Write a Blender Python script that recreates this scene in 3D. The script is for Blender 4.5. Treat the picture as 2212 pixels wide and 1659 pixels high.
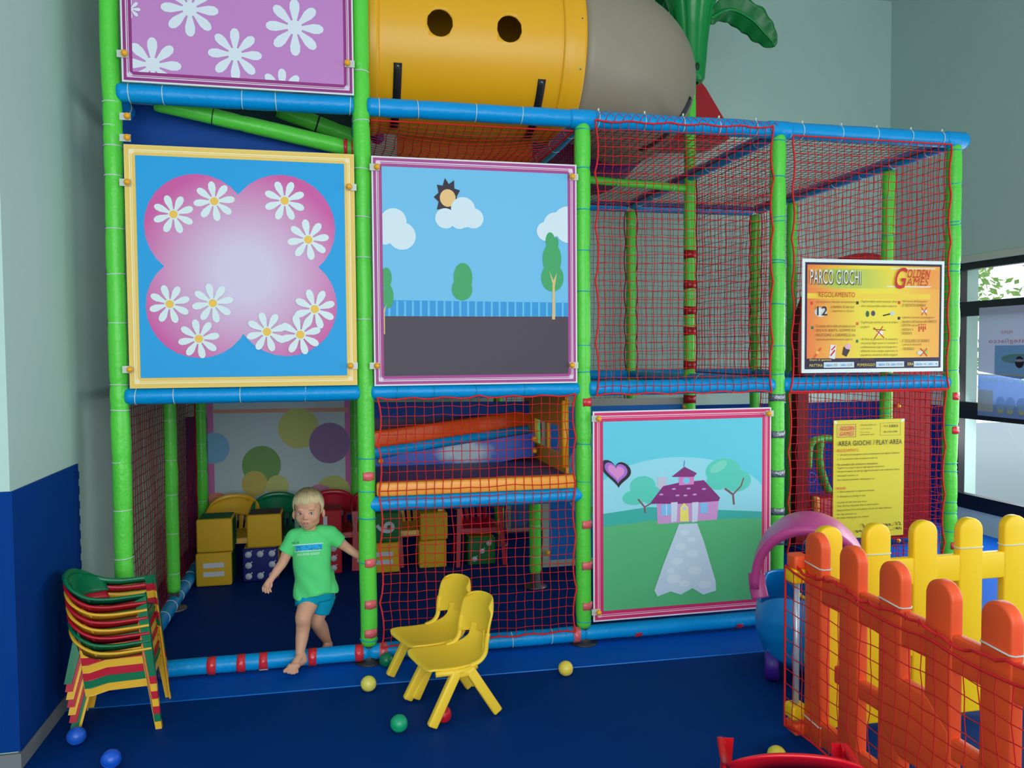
import bpy, bmesh, math, random
from mathutils import Vector, Matrix, noise
from mathutils.bvhtree import BVHTree
random.seed(7)
C = bpy.context.scene.collection
SC = bpy.context.scene
for o in list(bpy.data.objects): bpy.data.objects.remove(o)
PI = math.pi
V = Vector

# ------------------------------------------------------------------ camera
CF, YAW, PITCH, ROLL = 1732.2, 0.2163, 0.0398, 0.0074
CAM = V((1.0488, -4.2998, 1.6552))
_f = V((math.sin(YAW)*math.cos(PITCH), math.cos(YAW)*math.cos(PITCH), -math.sin(PITCH)))
_r = V((math.cos(YAW), -math.sin(YAW), 0)); _d = _f.cross(_r)
_r2 = math.cos(ROLL)*_r + math.sin(ROLL)*_d
_d2 = math.cos(ROLL)*_d - math.sin(ROLL)*_r
cd = bpy.data.cameras.new('camera'); cam = bpy.data.objects.new('camera', cd); C.objects.link(cam)
cd.sensor_fit = 'HORIZONTAL'; cd.sensor_width = 36; cd.lens = CF/2212*36; cd.clip_start = .05
M = Matrix((_r2, -_d2, -_f)).transposed().to_4x4(); M.translation = CAM
cam.matrix_world = M
SC.camera = cam

def at(px, py, ax, val):
    """a point of the photograph taken to the real plane it lies on"""
    d = _r2*((px-1106)/CF) + _d2*((py-829.5)/CF) + _f
    i = 'xyz'.index(ax)
    return CAM + d*((val-CAM[i])/d[i])

# ------------------------------------------------------------------ light
SC.view_settings.view_transform = 'Standard'
SC.view_settings.look = 'None'
SC.view_settings.gamma = 1
SC.view_settings.use_curve_mapping = False
SC.view_settings.exposure = -0.28
w = bpy.data.worlds.new('sky'); SC.world = w; w.use_nodes = True
bg = w.node_tree.nodes['Background']
bg.inputs[0].default_value = (.86, .95, 1.0, 1); bg.inputs[1].default_value = 2.6

def area(name, loc, target, sx, sy, power, col=(1, 1, 1)):
    l = bpy.data.lights.new(name, 'AREA'); l.shape = 'RECTANGLE'; l.size = sx; l.size_y = sy
    l.energy = power; l.color = col
    o = bpy.data.objects.new(name, l); C.objects.link(o); o.location = loc
    o.rotation_euler = (V(target)-V(loc)).to_track_quat('-Z', 'Y').to_euler()
    return o
# daylight entering through the glazed front of the room behind the photographer
area('window_daylight', (1.4, -6.9, 2.3), (1.8, 0, 1.5), 6.5, 3.4, 235, (.93, 1, .98))
# daylight through the window on the right
area('side_window_daylight', (6.6, -2.6, 1.5), (0, -2.2, 1.6), 5, 2.0, 105, (.95, .98, 1))

area('near_window_daylight', (6.56, .75, 1.45), (4.6, .9, .2), 2.2, 1.9, 95, (.95, .98, 1))

# ------------------------------------------------------------------ materials
def lin(c):
    return tuple(((x/255)/12.92 if x/255 <= .04045 else ((x/255+.055)/1.055)**2.4) for x in c)
MATS = {}
def mat(name, rgb, rough=.5, spec=.5, bump=0, bscale=60, var=0, vscale=4, trans=0, alpha=1, metal=0, coat=0, sub=0):
    if name in MATS: return MATS[name]
    m = bpy.data.materials.new(name); m.use_nodes = True; MATS[name] = m
    nt = m.node_tree; b = nt.nodes['Principled BSDF']
    c = lin(rgb)
    b.inputs['Base Color'].default_value = (*c, 1); b.inputs['Roughness'].default_value = rough
    b.inputs['Specular IOR Level'].default_value = spec; b.inputs['Metallic'].default_value = metal
    b.inputs['Alpha'].default_value = alpha; b.inputs['Transmission Weight'].default_value = trans
    b.inputs['Coat Weight'].default_value = coat
    if sub: b.inputs['Subsurface Weight'].default_value = sub; b.inputs['Subsurface Radius'].default_value = (.02, .008, .004)
    if bump or var:
        tc = nt.nodes.new('ShaderNodeTexCoord')
    if bump:
        n = nt.nodes.new('ShaderNodeTexNoise'); n.inputs['Scale'].default_value = bscale; n.inputs['Detail'].default_value = 3
        bu = nt.nodes.new('ShaderNodeBump'); bu.inputs['Strength'].default_value = bump; bu.inputs['Distance'].default_value = .01
        nt.links.new(tc.outputs['Object'], n.inputs['Vector']); nt.links.new(n.outputs['Fac'], bu.inputs['Height'])
        nt.links.new(bu.outputs['Normal'], b.inputs['Normal'])
    if var:
        n2 = nt.nodes.new('ShaderNodeTexNoise'); n2.inputs['Scale'].default_value = vscale; n2.inputs['Detail'].default_value = 5
        mx = nt.nodes.new('ShaderNodeMix'); mx.data_type = 'RGBA'
        mx.inputs[6].default_value = (*[x*(1-var) for x in c], 1); mx.inputs[7].default_value = (*[min(1, x*(1+var)) for x in c], 1)
        nt.links.new(tc.outputs['Object'], n2.inputs['Vector']); nt.links.new(n2.outputs['Fac'], mx.inputs[0])
        nt.links.new(mx.outputs[2], b.inputs['Base Color'])
    return m

G_POST = mat('green_vinyl', (92, 214, 70), .32, .35, bump=.35, bscale=38, var=.06, vscale=9)
B_BEAM = mat('blue_vinyl', (0, 150, 220), .32, .3, bump=.3, bscale=38, var=.06, vscale=9)
B_DARK = mat('navy_vinyl', (0, 62, 140), .45)
W_TIE = mat('white_tie', (205, 220, 215), .4)
B_TIE = mat('blue_tie', (0, 160, 200), .4)
R_TAPE = mat('red_tape', (215, 45, 55), .25, .6, bump=.4, bscale=50)
P_TAPE = mat('pale_red_tape', (225, 100, 105), .3, .6, bump=.5, bscale=60)
S_TAPE = mat('silver_tape', (150, 155, 165), .3, .6, bump=.8, bscale=70, metal=.7)
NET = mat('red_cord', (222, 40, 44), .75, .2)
NET_DIM = mat('dimmed_red_cord', (150, 28, 38), .8, .2)  # same red cord, darkened in colour for the dim inner and overhead nets
STEEL = mat('steel', (120, 122, 124), .4, metal=.8)
KNOB = mat('orange_knob', (245, 170, 30), .35)
CLIP = mat('clear_clip', (200, 205, 195), .3)
WALL = mat('wall_paint', (188, 216, 204), .8, .3, var=.04, vscale=1.5, bump=.08, bscale=150)
WALLR = mat('wall_paint_side', (182, 208, 200), .8, .3, var=.03, vscale=1.5, bump=.08, bscale=150)
FLOOR = mat('blue_mat', (0, 50, 118), .6, .05, var=.08, vscale=3, bump=.12, bscale=260)
FLOOR2 = mat('blue_mat_far', (0, 82, 178), .6, .08, var=.08, vscale=3, bump=.12, bscale=260)
SEAM = mat('seam_glare', (20, 120, 215), .4)  # glare along the mat seam, put into a brighter bead colour
PAD = mat('wall_pad', (0, 58, 135), .65, .1, var=.05)
BASEB = mat('baseboard_grey', (120, 125, 128), .6)
FRAME = mat('window_frame', (22, 24, 27), .4)
TRIMW = mat('sill_cream', (200, 205, 190), .6)
WHITE = mat('print_white', (225, 235, 232), .5)
CEIL = mat('ceiling_paint', (215, 220, 215), .8)

# ------------------------------------------------------------------ mesh builder
class MB:
    def __init__(s): s.v = []; s.f = []; s.m = []; s.sm = []
    def add(s, vs, fs, mi=0, smooth=True):
        b = len(s.v); s.v += [V(v) for v in vs]
        for f in fs: s.f.append([i+b for i in f]); s.m.append(mi); s.sm.append(smooth)
    def box(s, c, size, rot=None, mi=0, smooth=False):
        c = V(c); h = V(size)/2
        vs = [V((x*h.x, y*h.y, z*h.z)) for x in (-1, 1) for y in (-1, 1) for z in (-1, 1)]
        if rot is not None: vs = [rot @ v for v in vs]
        s.add([c+v for v in vs], [(0, 1, 3, 2), (4, 6, 7, 5), (0, 4, 5, 1), (2, 3, 7, 6), (0, 2, 6, 4), (1, 5, 7, 3)], mi, smooth)
    def rbox(s, c, size, r=.01, rot=None, mi=0, seg=3):
        """rounded box"""
        bm = bmesh.new(); bmesh.ops.create_cube(bm, size=1)
        for v in bm.verts: v.co = V((v.co.x*size[0], v.co.y*size[1], v.co.z*size[2]))
        bmesh.ops.bevel(bm, geom=bm.edges[:], offset=min(r, min(size)*.49), segments=seg, profile=.5, affect='EDGES')
        s.bm(bm, c, rot, mi, True)
    def bm(s, bm, c=(0, 0, 0), rot=None, mi=0, smooth=True):
        bm.verts.ensure_lookup_table(); bm.verts.index_update(); c = V(c)
        vs = [(c + (rot @ v.co if rot is not None else v.co)) for v in bm.verts]
        s.add(vs, [[v.index for v in f.verts] for f in bm.faces], mi, smooth); bm.free()
    def tube(s, pts, r, n=10, mi=0, cap=True, closed=False, flat=None, smooth=True):
        pts = [V(p) for p in pts]; N = len(pts)
        rr = r if isinstance(r, (list, tuple)) else [r]*N
        t0 = (pts[1]-pts[0]).normalized()
        up = V((0, 0, 1)) if abs(t0.z) < .9 else V((0, 1, 0))
        nrm = (up - t0*up.dot(t0)).normalized(); vs = []
        for i, p in enumerate(pts):
            if closed: t = (pts[(i+1) % N]-pts[i-1])
            else: t = pts[min(i+1, N-1)]-pts[max(i-1, 0)]
            if t.length < 1e-9: t = t0
            t = t.normalized(); nrm = (nrm - t*nrm.dot(t)).normalized(); b = t.cross(nrm)
            for k in range(n):
                a = 2*PI*(k+.5)/n
                fa = flat if flat else (1, 1)
                vs.append(p + (nrm*math.cos(a)*fa[0] + b*math.sin(a)*fa[1])*rr[i])
        fs = []
        for i in range(N if closed else N-1):
            j = (i+1) % N
            for k in range(n): k2 = (k+1) % n; fs.append((i*n+k, i*n+k2, j*n+k2, j*n+k))
        if cap and not closed: fs += [tuple(range(n))[::-1], tuple((N-1)*n+k for k in range(n))]
        s.add(vs, fs, mi, smooth)
    def ell(s, c, r, rot=None, nu=16, nv=10, mi=0):
        c = V(c); r = V((r, r, r)) if isinstance(r, (int, float)) else V(r); vs = [V((0, 0, r.z))]
        for j in range(1, nv):
            for i in range(nu):
                a = 2*PI*i/nu; b = PI*j/nv
                vs.append(V((r.x*math.sin(b)*math.cos(a), r.y*math.sin(b)*math.sin(a), r.z*math.cos(b))))
        vs.append(V((0, 0, -r.z)))
        if rot is not None: vs = [rot @ v for v in vs]
        fs = [(0, 1+i, 1+(i+1) % nu) for i in range(nu)]
        for j in range(nv-2):
            for i in range(nu): a = 1+j*nu; fs.append((a+i, a+nu+i, a+nu+(i+1) % nu, a+(i+1) % nu))
        L = len(vs)-1; a = 1+(nv-2)*nu
        fs += [(L, a+(i+1) % nu, a+i) for i in range(nu)]
        s.add([c+v for v in vs], fs, mi)
    def prism(s, pts, d, mi=0, smooth=False):
        """closed outline pts (3D, planar) pushed along d"""
        n = len(pts); d = V(d); vs = [V(p) for p in pts]+[V(p)+d for p in pts]
        s.add(vs, [tuple(range(n)), tuple(range(2*n-1, n-1, -1))]+[(i, i+n, (i+1) % n+n, (i+1) % n) for i in range(n)], mi, smooth)
    def grid(s, fn, nu, nv, mi=0, smooth=True):
        vs = [fn(i/nu, j/nv) for j in range(nv+1) for i in range(nu+1)]
        s.add(vs, [(j*(nu+1)+i, j*(nu+1)+i+1, (j+1)*(nu+1)+i+1, (j+1)*(nu+1)+i) for j in range(nv) for i in range(nu)], mi, smooth)
    def build(s, name, mats, parent=None, fix=True):
        me = bpy.data.meshes.new(name)
        off = wloc(parent) if parent else V((0, 0, 0))
        me.from_pydata([v-off for v in s.v], [], s.f); 
        mats = mats if isinstance(mats, (list, tuple)) else [mats]
        for m in mats: me.materials.append(m)
        me.polygons.foreach_set('material_index', s.m); me.polygons.foreach_set('use_smooth', s.sm)
        if fix:
            bm = bmesh.new(); bm.from_mesh(me); bmesh.ops.remove_doubles(bm, verts=bm.verts[:], dist=1e-5); bmesh.ops.recalc_face_normals(bm, faces=bm.faces[:]); bm.to_mesh(me); bm.free()
        me.update()
        o = bpy.data.objects.new(name, me); C.objects.link(o)
        if parent: o.parent = parent
        return o
def wloc(o):
    v = V((0, 0, 0))
    while o: v = v + V(o.location); o = o.parent
    return v
def origin_to(o, p):
    """move a top-level mesh's origin to p without moving its shape"""
    p = V(p); o.data.transform(Matrix.Translation(-p)); o.location = V(o.location)+p
def tag(o, label=None, cat=None, group=None, kind=None):
    if label: o['label'] = label
    if cat: o['category'] = cat
    if group: o['group'] = group
    if kind: o['kind'] = kind
    return o
def thing(name, label, cat, loc=(0, 0, 0), rz=0, group=None):
    o = bpy.data.objects.new(name, None); C.objects.link(o); o.empty_display_size = .1
    o.location = loc; o.rotation_euler = (0, 0, rz); return tag(o, label, cat, group)
def copy_tree(o, parent=None):
    c = o.copy(); C.objects.link(c); c.parent = parent
    for ch in list(o.children): copy_tree(ch, c)
    return c
def struct(name, mb, m): return tag(mb.build(name, m), kind='structure')
def solid(o, t, offset=0, sub=0):
    md = o.modifiers.new('thick', 'SOLIDIFY'); md.thickness = t; md.offset = offset
    if sub: md = o.modifiers.new('sub', 'SUBSURF'); md.levels = sub; md.render_levels = sub
    return o
def remesh(mb, name, mats, parent, voxel=.004, smooth=6, fac=.5):
    o = mb.build(name, mats, None)
    r = o.modifiers.new('r', 'REMESH'); r.mode = 'VOXEL'; r.voxel_size = voxel; r.use_smooth_shade = True
    s = o.modifiers.new('s', 'SMOOTH'); s.factor = fac; s.iterations = smooth
    dg = bpy.context.evaluated_depsgraph_get()
    me = bpy.data.meshes.new_from_object(o.evaluated_get(dg)); me.name = name
    bpy.data.objects.remove(o)
    me.materials.clear()
    for m in (mats if isinstance(mats, (list, tuple)) else [mats]): me.materials.append(m)
    me.polygons.foreach_set('use_smooth', [True]*len(me.polygons))
    me.polygons.foreach_set('material_index', [0]*len(me.polygons))
    if parent: me.transform(Matrix.Translation(-wloc(parent)))
    n = bpy.data.objects.new(name, me); C.objects.link(n); n.parent = parent
    return n
def catmull(pts, k=8, closed=False):
    pts = [V(p) for p in pts]; out = []; n = len(pts)
    rng = range(n) if closed else range(n-1)
    for i in rng:
        g = (lambda q: pts[q % n]) if closed else (lambda q: pts[max(0, min(n-1, q))])
        p0, p1, p2, p3 = g(i-1), g(i), g(i+1), g(i+2)
        for j in range(k):
            t = j/k
            out.append(.5*((2*p1)+(p2-p0)*t+(2*p0-5*p1+4*p2-p3)*t*t+(3*p1-p0-3*p2+p3)*t**3))
    if not closed: out.append(pts[-1])
    return out

# ------------------------------------------------------------------ room
RX, BY, LX = 6.65, 3.0, -.215
H1, H2 = 1.449, 2.94
mb = MB(); mb.box((.62, -2.4, -.05), (12.3, 11.2, .1)); struct('floor', mb, FLOOR)
mb = MB(); mb.prism([(LX, -.262, .0), (RX, -.44, .0), (RX, BY, .0), (4.87, BY, .0), (4.87, .02, .0), (LX, .02, .0)], (0, 0, .003)); struct('trim_5', mb, FLOOR2)  # brighter far mat, left out inside the frame to darken the shaded floor
mb = MB(); mb.tube([(LX, -.262, .001), (3.3, -.352, .001), (RX, -.44, .001)], .004, 6); struct('trim_1', mb, SEAM)
mb = MB(); mb.box(((LX+RX)/2, BY+.1, 2.6), (RX-LX+.6, .2, 5.2)); struct('wall_back', mb, WALL)
mb = MB(); mb.box((LX-.15, (BY-.80)/2, 2.6), (.3, BY+.80, 5.2)); struct('wall_left', mb, WALL)
mb = MB(); mb.box((-2.94, -.65, 2.6), (5.15, .3, 5.2)); struct('wall_front_left', mb, WALL)
mb = MB(); mb.box((-5.4, -4, 2.6), (.2, 7, 5.2)); struct('wall_side', mb, WALL)
# right wall with window opening  (Y from -2.6 to 2.08, z .2 to 2.42)
WY0, WY1, WZ0, WZ1 = -5.6, 2.07, .2, 2.43
mb = MB(); X = RX+.12
for y0, y1, z0, z1 in ((WY1, BY, 0, 5.2), (-8, WY0, 0, 5.2), (WY0, WY1, WZ1, 5.2), (WY0, WY1, 0, WZ0)):
    mb.box((X, (y0+y1)/2, (z0+z1)/2), (.24, y1-y0, z1-z0))
struct('wall_right', mb, WALLR)
mb = MB(); mb.box((RX/2, -2.4, 5.25), (14, 11.4, .1)); struct('ceiling', mb, CEIL)
# wall behind the photographer: glazed opening
mb = MB()
for x0, x1, z0, z1 in ((-5.5, -2.1, 0, 5.2), (4.9, RX+.3, 0, 5.2), (-2.1, 4.9, 4.1, 5.2), (-2.1, 4.9, 0, .5)):
    mb.box(((x0+x1)/2, -7.3, (z0+z1)/2), (x1-x0, .2, z1-z0))
struct('wall_front', mb, WALL)
# pads on walls
mb = MB()
def zig(mbx, x, y0, y1, z0, z1, t):
    pts = [V((x, y0, z0)), V((x, y1, z0))]
    n = 14
    for i in range(n):
        a = z0+(z1-z0)*i/n; h = (z1-z0)/n
        pts += [V((x, y1, a)), V((x, y1, a+h*.5)), V((x, y1-.012, a+h*.5)), V((x, y1-.012, a+h*.95))]
    pts += [V((x, y1, z1)), V((x, y0, z1))]
    mbx.prism(pts, (t, 0, 0))
zig(mb, LX, -.80, .03, .075, 1.118, .012)
mb.box((LX-.6, -.808, .6), (1.225, .014, 1.04))
struct('trim_2', mb, PAD)
mb = MB(); mb.box((3.2, BY-.008, .56), (6.9, .016, 1.12)); mb.box((RX-.008, BY-.46, .56), (.016, .9, 1.12)); struct('trim_3', mb, PAD)
mb = MB(); mb.box((LX+.006, -.39, .035), (.012, .82, .07)); mb.box((LX-.6, -.808, .035), (1.23, .016, .07)); struct('baseboard_left', mb, BASEB)
# window
mb = MB(); xw = RX+.03
def bar(y0, y1, z0, z1, d=.07): mb.box((xw, (y0+y1)/2, (z0+z1)/2), (d, y1-y0, z1-z0))
bar(WY1-.06, WY1, WZ0, WZ1); bar(WY0, WY0+.06, WZ0, WZ1); bar(WY0, WY1, WZ1-.06, WZ1)
bar(WY0, WY1, WZ0, WZ0+.13); bar(WY0, WY1, 1.95, 2.08); bar(WY0, WY1, 1.02, 1.17); 
for y in (.2, -1.7, -3.6): bar(y-.04, y+.04, WZ0, WZ1)
win = struct('window_1', mb, FRAME)
mb = MB(); mb.box((xw, (WY0+WY1)/2, 1.3), (.006, WY1-WY0, 2.15))
gm = bpy.data.materials.new('glass_pane'); gm.use_nodes = True
nt = gm.node_tree; nt.nodes.remove(nt.nodes['Principled BSDF'])
tr = nt.nodes.new('ShaderNodeBsdfTransparent'); gl = nt.nodes.new('ShaderNodeBsdfGlossy'); gl.inputs['Roughness'].default_value = .02
mx = nt.nodes.new('ShaderNodeMixShader'); mx.inputs[0].default_value = .06
nt.links.new(tr.outputs[0], mx.inputs[1]); nt.links.new(gl.outputs[0], mx.inputs[2]); nt.links.new(mx.outputs[0], nt.nodes['Material Output'].inputs[0])
pane = mb.build('window_pane', gm, win)
mb = MB(); mb.box((RX-.01, (WY0+WY1)/2, WZ1+.03), (.05, WY1-WY0+.1, .06)); struct('trim_4', mb, TRIMW)
# outside
PAVE = mat('pavement', (138, 150, 156), .9); LEAF = mat('hedge_leaf', (120, 160, 60), .6, var=.5, vscale=20)
mb = MB(); mb.box((13, -2, -.06), (12, 26, .1)); struct('ground_outside', mb, PAVE)
mb = MB(); rnd = random.Random(3)
for i in range(9000):
    y = rnd.uniform(-4, 6); z = rnd.uniform(.9, 3.6); x = 9.6+rnd.uniform(-.3, .3)+.3*math.sin(y*2+z)
    if noise.noise(V((y*1.5, z*1.5, 0))) < -.02: continue
    r = rnd.uniform(.04, .085); a = V((rnd.uniform(-1, 1), rnd.uniform(-1, 1), rnd.uniform(-1, 1))).normalized()
    b = a.orthogonal().normalized()*r*.5; a = a*r; p = V((x, y, z))
    mb.add([p-a, p+b, p+a, p-b], [(0, 1, 2, 3)])
hd = mb.build('hedge', LEAF, None, fix=False); tag(hd, 'pale sunlit leaves of trees seen outside through the window', 'foliage', kind='stuff')

# ------------------------------------------------------------------ climbing frame of padded posts and beams
frame = thing('climbing_frame', 'large indoor climbing frame of bright green padded posts and blue padded beams', 'climbing frame', (2.4, 0, 0))
rb = random.Random(11)
def puffy(name, a, b, r, m, ties=(), label=None, parent=frame, n=14, puff=.10):
    a, b = V(a), V(b); L = (b-a).length; d = (b-a)/L
    cuts = sorted([0, L]+[t for t in ties if 0 < t < L])
    ph = rb.random()*10; st = max(6, int(L/.022)); pts = []; rs = []
    side = d.orthogonal().normalized(); side2 = d.cross(side)
    for i in range(st+1):
        s = L*i/st
        c0 = max(c for c in cuts if c <= s+1e-6); c1 = min([c for c in cuts if c >= s-1e-6] or [L])
        e = min(s-c0, c1-s)
        k = 1 - puff*math.exp(-max(0, e)/.014)
        k *= 1 + .035*noise.noise(V((s*5, ph, 0)))
        wob = .004
        pts.append(a+d*s + side*wob*noise.noise(V((s*3, ph, 3)))+side2*wob*noise.noise(V((s*3, ph, 9)))); rs.append(r*k)
    mb = MB(); mb.tube(pts, rs, n)
    o = mb.build(name, m, parent)
    if label: o['label'] = label
    return o
def ring(parent, c, axis, r, m, name='cable_tie', wd=.0025, head=False):
    mb = MB(); axis = V(axis).normalized(); u = axis.orthogonal().normalized(); v = axis.cross(u)
    mb.tube([V(c)+(u*math.cos(2*PI*k/16)+v*math.sin(2*PI*k/16))*r for k in range(16)], wd, 5, closed=True)
    if head: mb.box(V(c)+V((0, -r*.4, r+.004)), (.008, .008, .012))
    return mb.build(name, m, parent)
def patch(parent, c, axis, r, ang0, ang1, wd, m, name='tape'):
    """tape wrapped on part of a tube; angle measured from -Y towards +X (vertical) or +Z (horizontal)"""
    mb = MB(); ax = V(axis).normalized(); f = V((0, -1, 0)); s = V((1, 0, 0)) if abs(ax.z) > .5 else V((0, 0, 1))
    mb.grid(lambda u, v: V(c)+ax*(v-.5)*wd*(1+.08*math.sin(u*7+c[0]*9))+(f*math.cos(ang0+(ang1-ang0)*u)+s*math.sin(ang0+(ang1-ang0)*u))*r, 10, 2)
    o = mb.build(name, m, parent); solid(o, .0012, 1); return o
PR = .0455
post_ties = {
 0: (W_TIE, [223, 274, 317, 381, 495, 593, 698, 831, 886, 998, 1102, 1206]),
 1: (W_TIE, [157, 263, 367, 470, 557, 690]),
 2: (B_TIE, [282, 365, 454, 542, 630, 746, 803, 958, 1039, 1340]),
 3: (B_TIE, [306, 383, 470, 479, 563, 568, 657, 747, 808]),
 4: (B_TIE, [326, 398, 480, 487, 572, 587, 653, 661, 735, 799, 918, 1000, 1017, 1083, 1106, 1146])}
PX = {0: 250, 1: 787, 2: 1263, 3: 1680, 4: 2050}
plab = {0: 'leftmost front post, beside the grey wall', 1: 'front post right of the boy, with pale red tape', 2: 'front post between the two cartoon-free panels, with red tape',
        3: 'front post with silver tape', 4: 'rightmost front post beside the window'}
plab[2] = 'front post at the right edge of the red net bay'
for i in range(5):
    zt = 4.35 if i < 2 else H2-.03
    m, ys = post_ties[i]; z0 = .098
    zs = [at(PX[i], y, 'y', 0).z for y in ys]
    o = puffy('post', (i*1.2, 0, z0), (i*1.2, 0, zt), PR, G_POST, [z-z0 for z in zs], plab[i], puff=.12)
    for z in zs: ring(o, (i*1.2, 0, z), (rb.uniform(-.08, .08), 0, 1), PR*.93, m, wd=.003)
    if i == 1:
        for y in (989, 1060, 1118, 1213, 1380): ring(o, (1.2, 0, at(797, y, 'y', 0).z), (.06, 0, 1), PR+.001, B_TIE, wd=.0032)
    # steel foot
    mb = MB(); mb.tube([(i*1.2, 0, .0), (i*1.2, 0, .012), (i*1.2, 0, .013), (i*1.2, 0, .05), (i*1.2, 0, .12)], [.076, .074, .045, .032, .03], 20)
    mb.build('foot_plate', mat('dark_steel', (58, 58, 62), .45, metal=.5), o)
    for y in {1: (1027, 1213, 1302, 1364), 2: (868, 1130, 1218, 1305), 4: (855, 928, 1175)}.get(i, ()):
        patch(o, (i*1.2, 0, at(PX[i], y, 'y', 0).z), (0, 0, 1), PR+.003, rb.uniform(-.5, -.2), rb.uniform(.9, 1.3), .045, P_TAPE if i == 1 or (i == 2 and y > 900) else R_TAPE)
    if i == 3:
        for y in (858, 937, 1021, 1102, 1166): patch(o, (3.6, 0, at(1680, y, 'y', 0).z), (0, 0, 1), PR+.003, -1.6, .9, .042, S_TAPE)
# inner posts
def inner(x, y, z0, z1, lab, step=.24, r=.043, tie=W_TIE, red=()):
    zs = []; z = z0+.12
    while z < z1-.1: zs.append(z); z += step*rb.uniform(.85, 1.1)
    o = puffy('post', (x, y, z0), (x, y, z1), r, G_POST, [z-z0 for z in zs], lab)
    for z in zs: ring(o, (x, y, z), (0, 0, 1), r*.93, tie)
    mb = MB(); mb.tube([(x, y, 0), (x, y, .012), (x, y, .013), (x, y, z0+.02)], [.08, .08, .04, .03], 16); mb.build('foot_plate', STEEL, o)
    for z in red: patch(o, (x, y, z), (0, 0, 1), r+.003, -1.6, 1.6, .06, mat('deep_red_tape', (165, 20, 30), .3))
    return o
inner(.0, 1.2, .12, 1.42, 'post inside the left bay, beside the side net')
inner(-.0, 2.4, .12, 1.42, 'farthest post of the left side')
inner(1.2, 2.4, .12, 1.42, 'post at the back behind the boy')
inner(2.4, 1.13, .1, 2.9, 'post seen through the red net, beside the yellow panel')
inner(2.4, 2.4, .1, 2.9, 'post at the back behind the red net bay')
inner(3.6, 1.2, .1, 3.75, 'tall middle post that carries the palm crown', red=[2.36, 2.14, 1.95, 1.8, 1.55, 1.3])
inner(3.6, 2.4, .1, 2.88, 'back post behind the middle net')
inner(4.8, 2.4, .1, 2.88, 'back corner post')
inner(4.8, .6, .1, 2.88, 'side post nearest the window', tie=B_TIE)
inner(4.8, 1.8, .1, 2.88, 'side post behind the front post with silver tape', tie=B_TIE)
# beams along the front
BR = .043
def beam(a, b, r=BR, ties=(), head=False, lab=None, tie=W_TIE, m=B_BEAM, tapes=()):
    a, b = V(a), V(b); L = (b-a).length; d = (b-a).normalized()
    o = puffy('beam', a, b, r, m, ties, lab, puff=.07)
    for t in ties: ring(o, a+d*t, d+V((0, 0, rb.uniform(-.08, .08))), r*.98, tie, head=head)
    return o
def pxt(xs, z, x0): return [at(x, {H2: 260, H1: 845, .055: 1380, .855: 1080}[z], 'y', 0).x-x0 for x in xs]
top = [pxt([282, 355, 525, 597, 757], H2, .03), pxt([819, 902, 1027, 1126, 1237], H2, 1.23), pxt([1294, 1393, 1476, 1553, 1632], H2, 2.4), pxt([1732, 1816, 1892, 1966, 2033], H2, 3.6)]
mid = [pxt([295, 377, 520, 660], H1, .03), pxt([862, 941, 1032, 1135], H1, 1.24), pxt([1390, 1482, 1490, 1583], H1, 2.44), pxt([1758, 1855, 1949, 2010], H1, 3.64)]
where = ['left', 'second', 'third', 'right']
for i in range(4):
    e = .04 if i < 2 else 0
    beam((i*1.2+e-.01, 0, H2), ((i+1)*1.2-(0.04 if i < 1 else 0), 0, H2+.0), .048, top[i], i > 1, 'top front beam of the %s bay' % where[i], W_TIE)
    beam((i*1.2+.03, 0, H1), ((i+1)*1.2-.03, 0, H1), BR, mid[i], False, 'middle front beam of the %s bay' % where[i], B_TIE if i else W_TIE)
    bt = {1: pxt([1105, 1190], .055, 1.2)}.get(i, ())
    bo = beam((i*1.2+(.16 if i == 0 else 0), 0, .058), ((i+1)*1.2, 0, .058), .043, bt, False, 'floor level front beam of the %s bay' % where[i])
    for x in {0: (457, 521, 569, 675, 776), 1: (828, 1245), 2: (), 3: ()}[i]:
        p = at(x, 1420 if i == 0 else 1390, 'y', -.02)
        patch(bo, (p.x, 0, .058), (1, 0, 0), .046, -1.5, 1.6, .042, R_TAPE if x in (457, 521, 776, 675, 569) else P_TAPE)
    if i == 0:
        patch(bo, (at(569, 1445, 'y', -.04).x, 0, .058), (1, 0, 0), .0475, -1.4, -.75, .045, mat('white_tape', (215, 220, 220), .5))
        patch(bo, (.17, 0, .058), (1, 0, 0), .046, -2.5, 2.5, .04, S_TAPE)
    if i == 2:
        for x in (1380, 1598):
            p = at(x, 1350, 'y', -.04); patch(bo, (p.x, 0, .06), (1, 0, 0), .047, -1.3, -.2, .04, R_TAPE)
beam((1.2, 0, .852), (2.4, 0, .852), .043, pxt([880, 940, 1030, 1105, 1210], .855, 1.2), False, 'extra front beam at the level of the orange foam step', B_TIE)
mb = MB()
for x in (2.4, 3.6, 4.8):
    mb = MB(); mb.tube([(x-.075, 0, H2), (x-.06, 0, H2), (x+.06, 0, H2), (x+.075, 0, H2)], [.047, .052, .052, .047], 16); mb.build('beam_joint', B_BEAM, frame)
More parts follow.
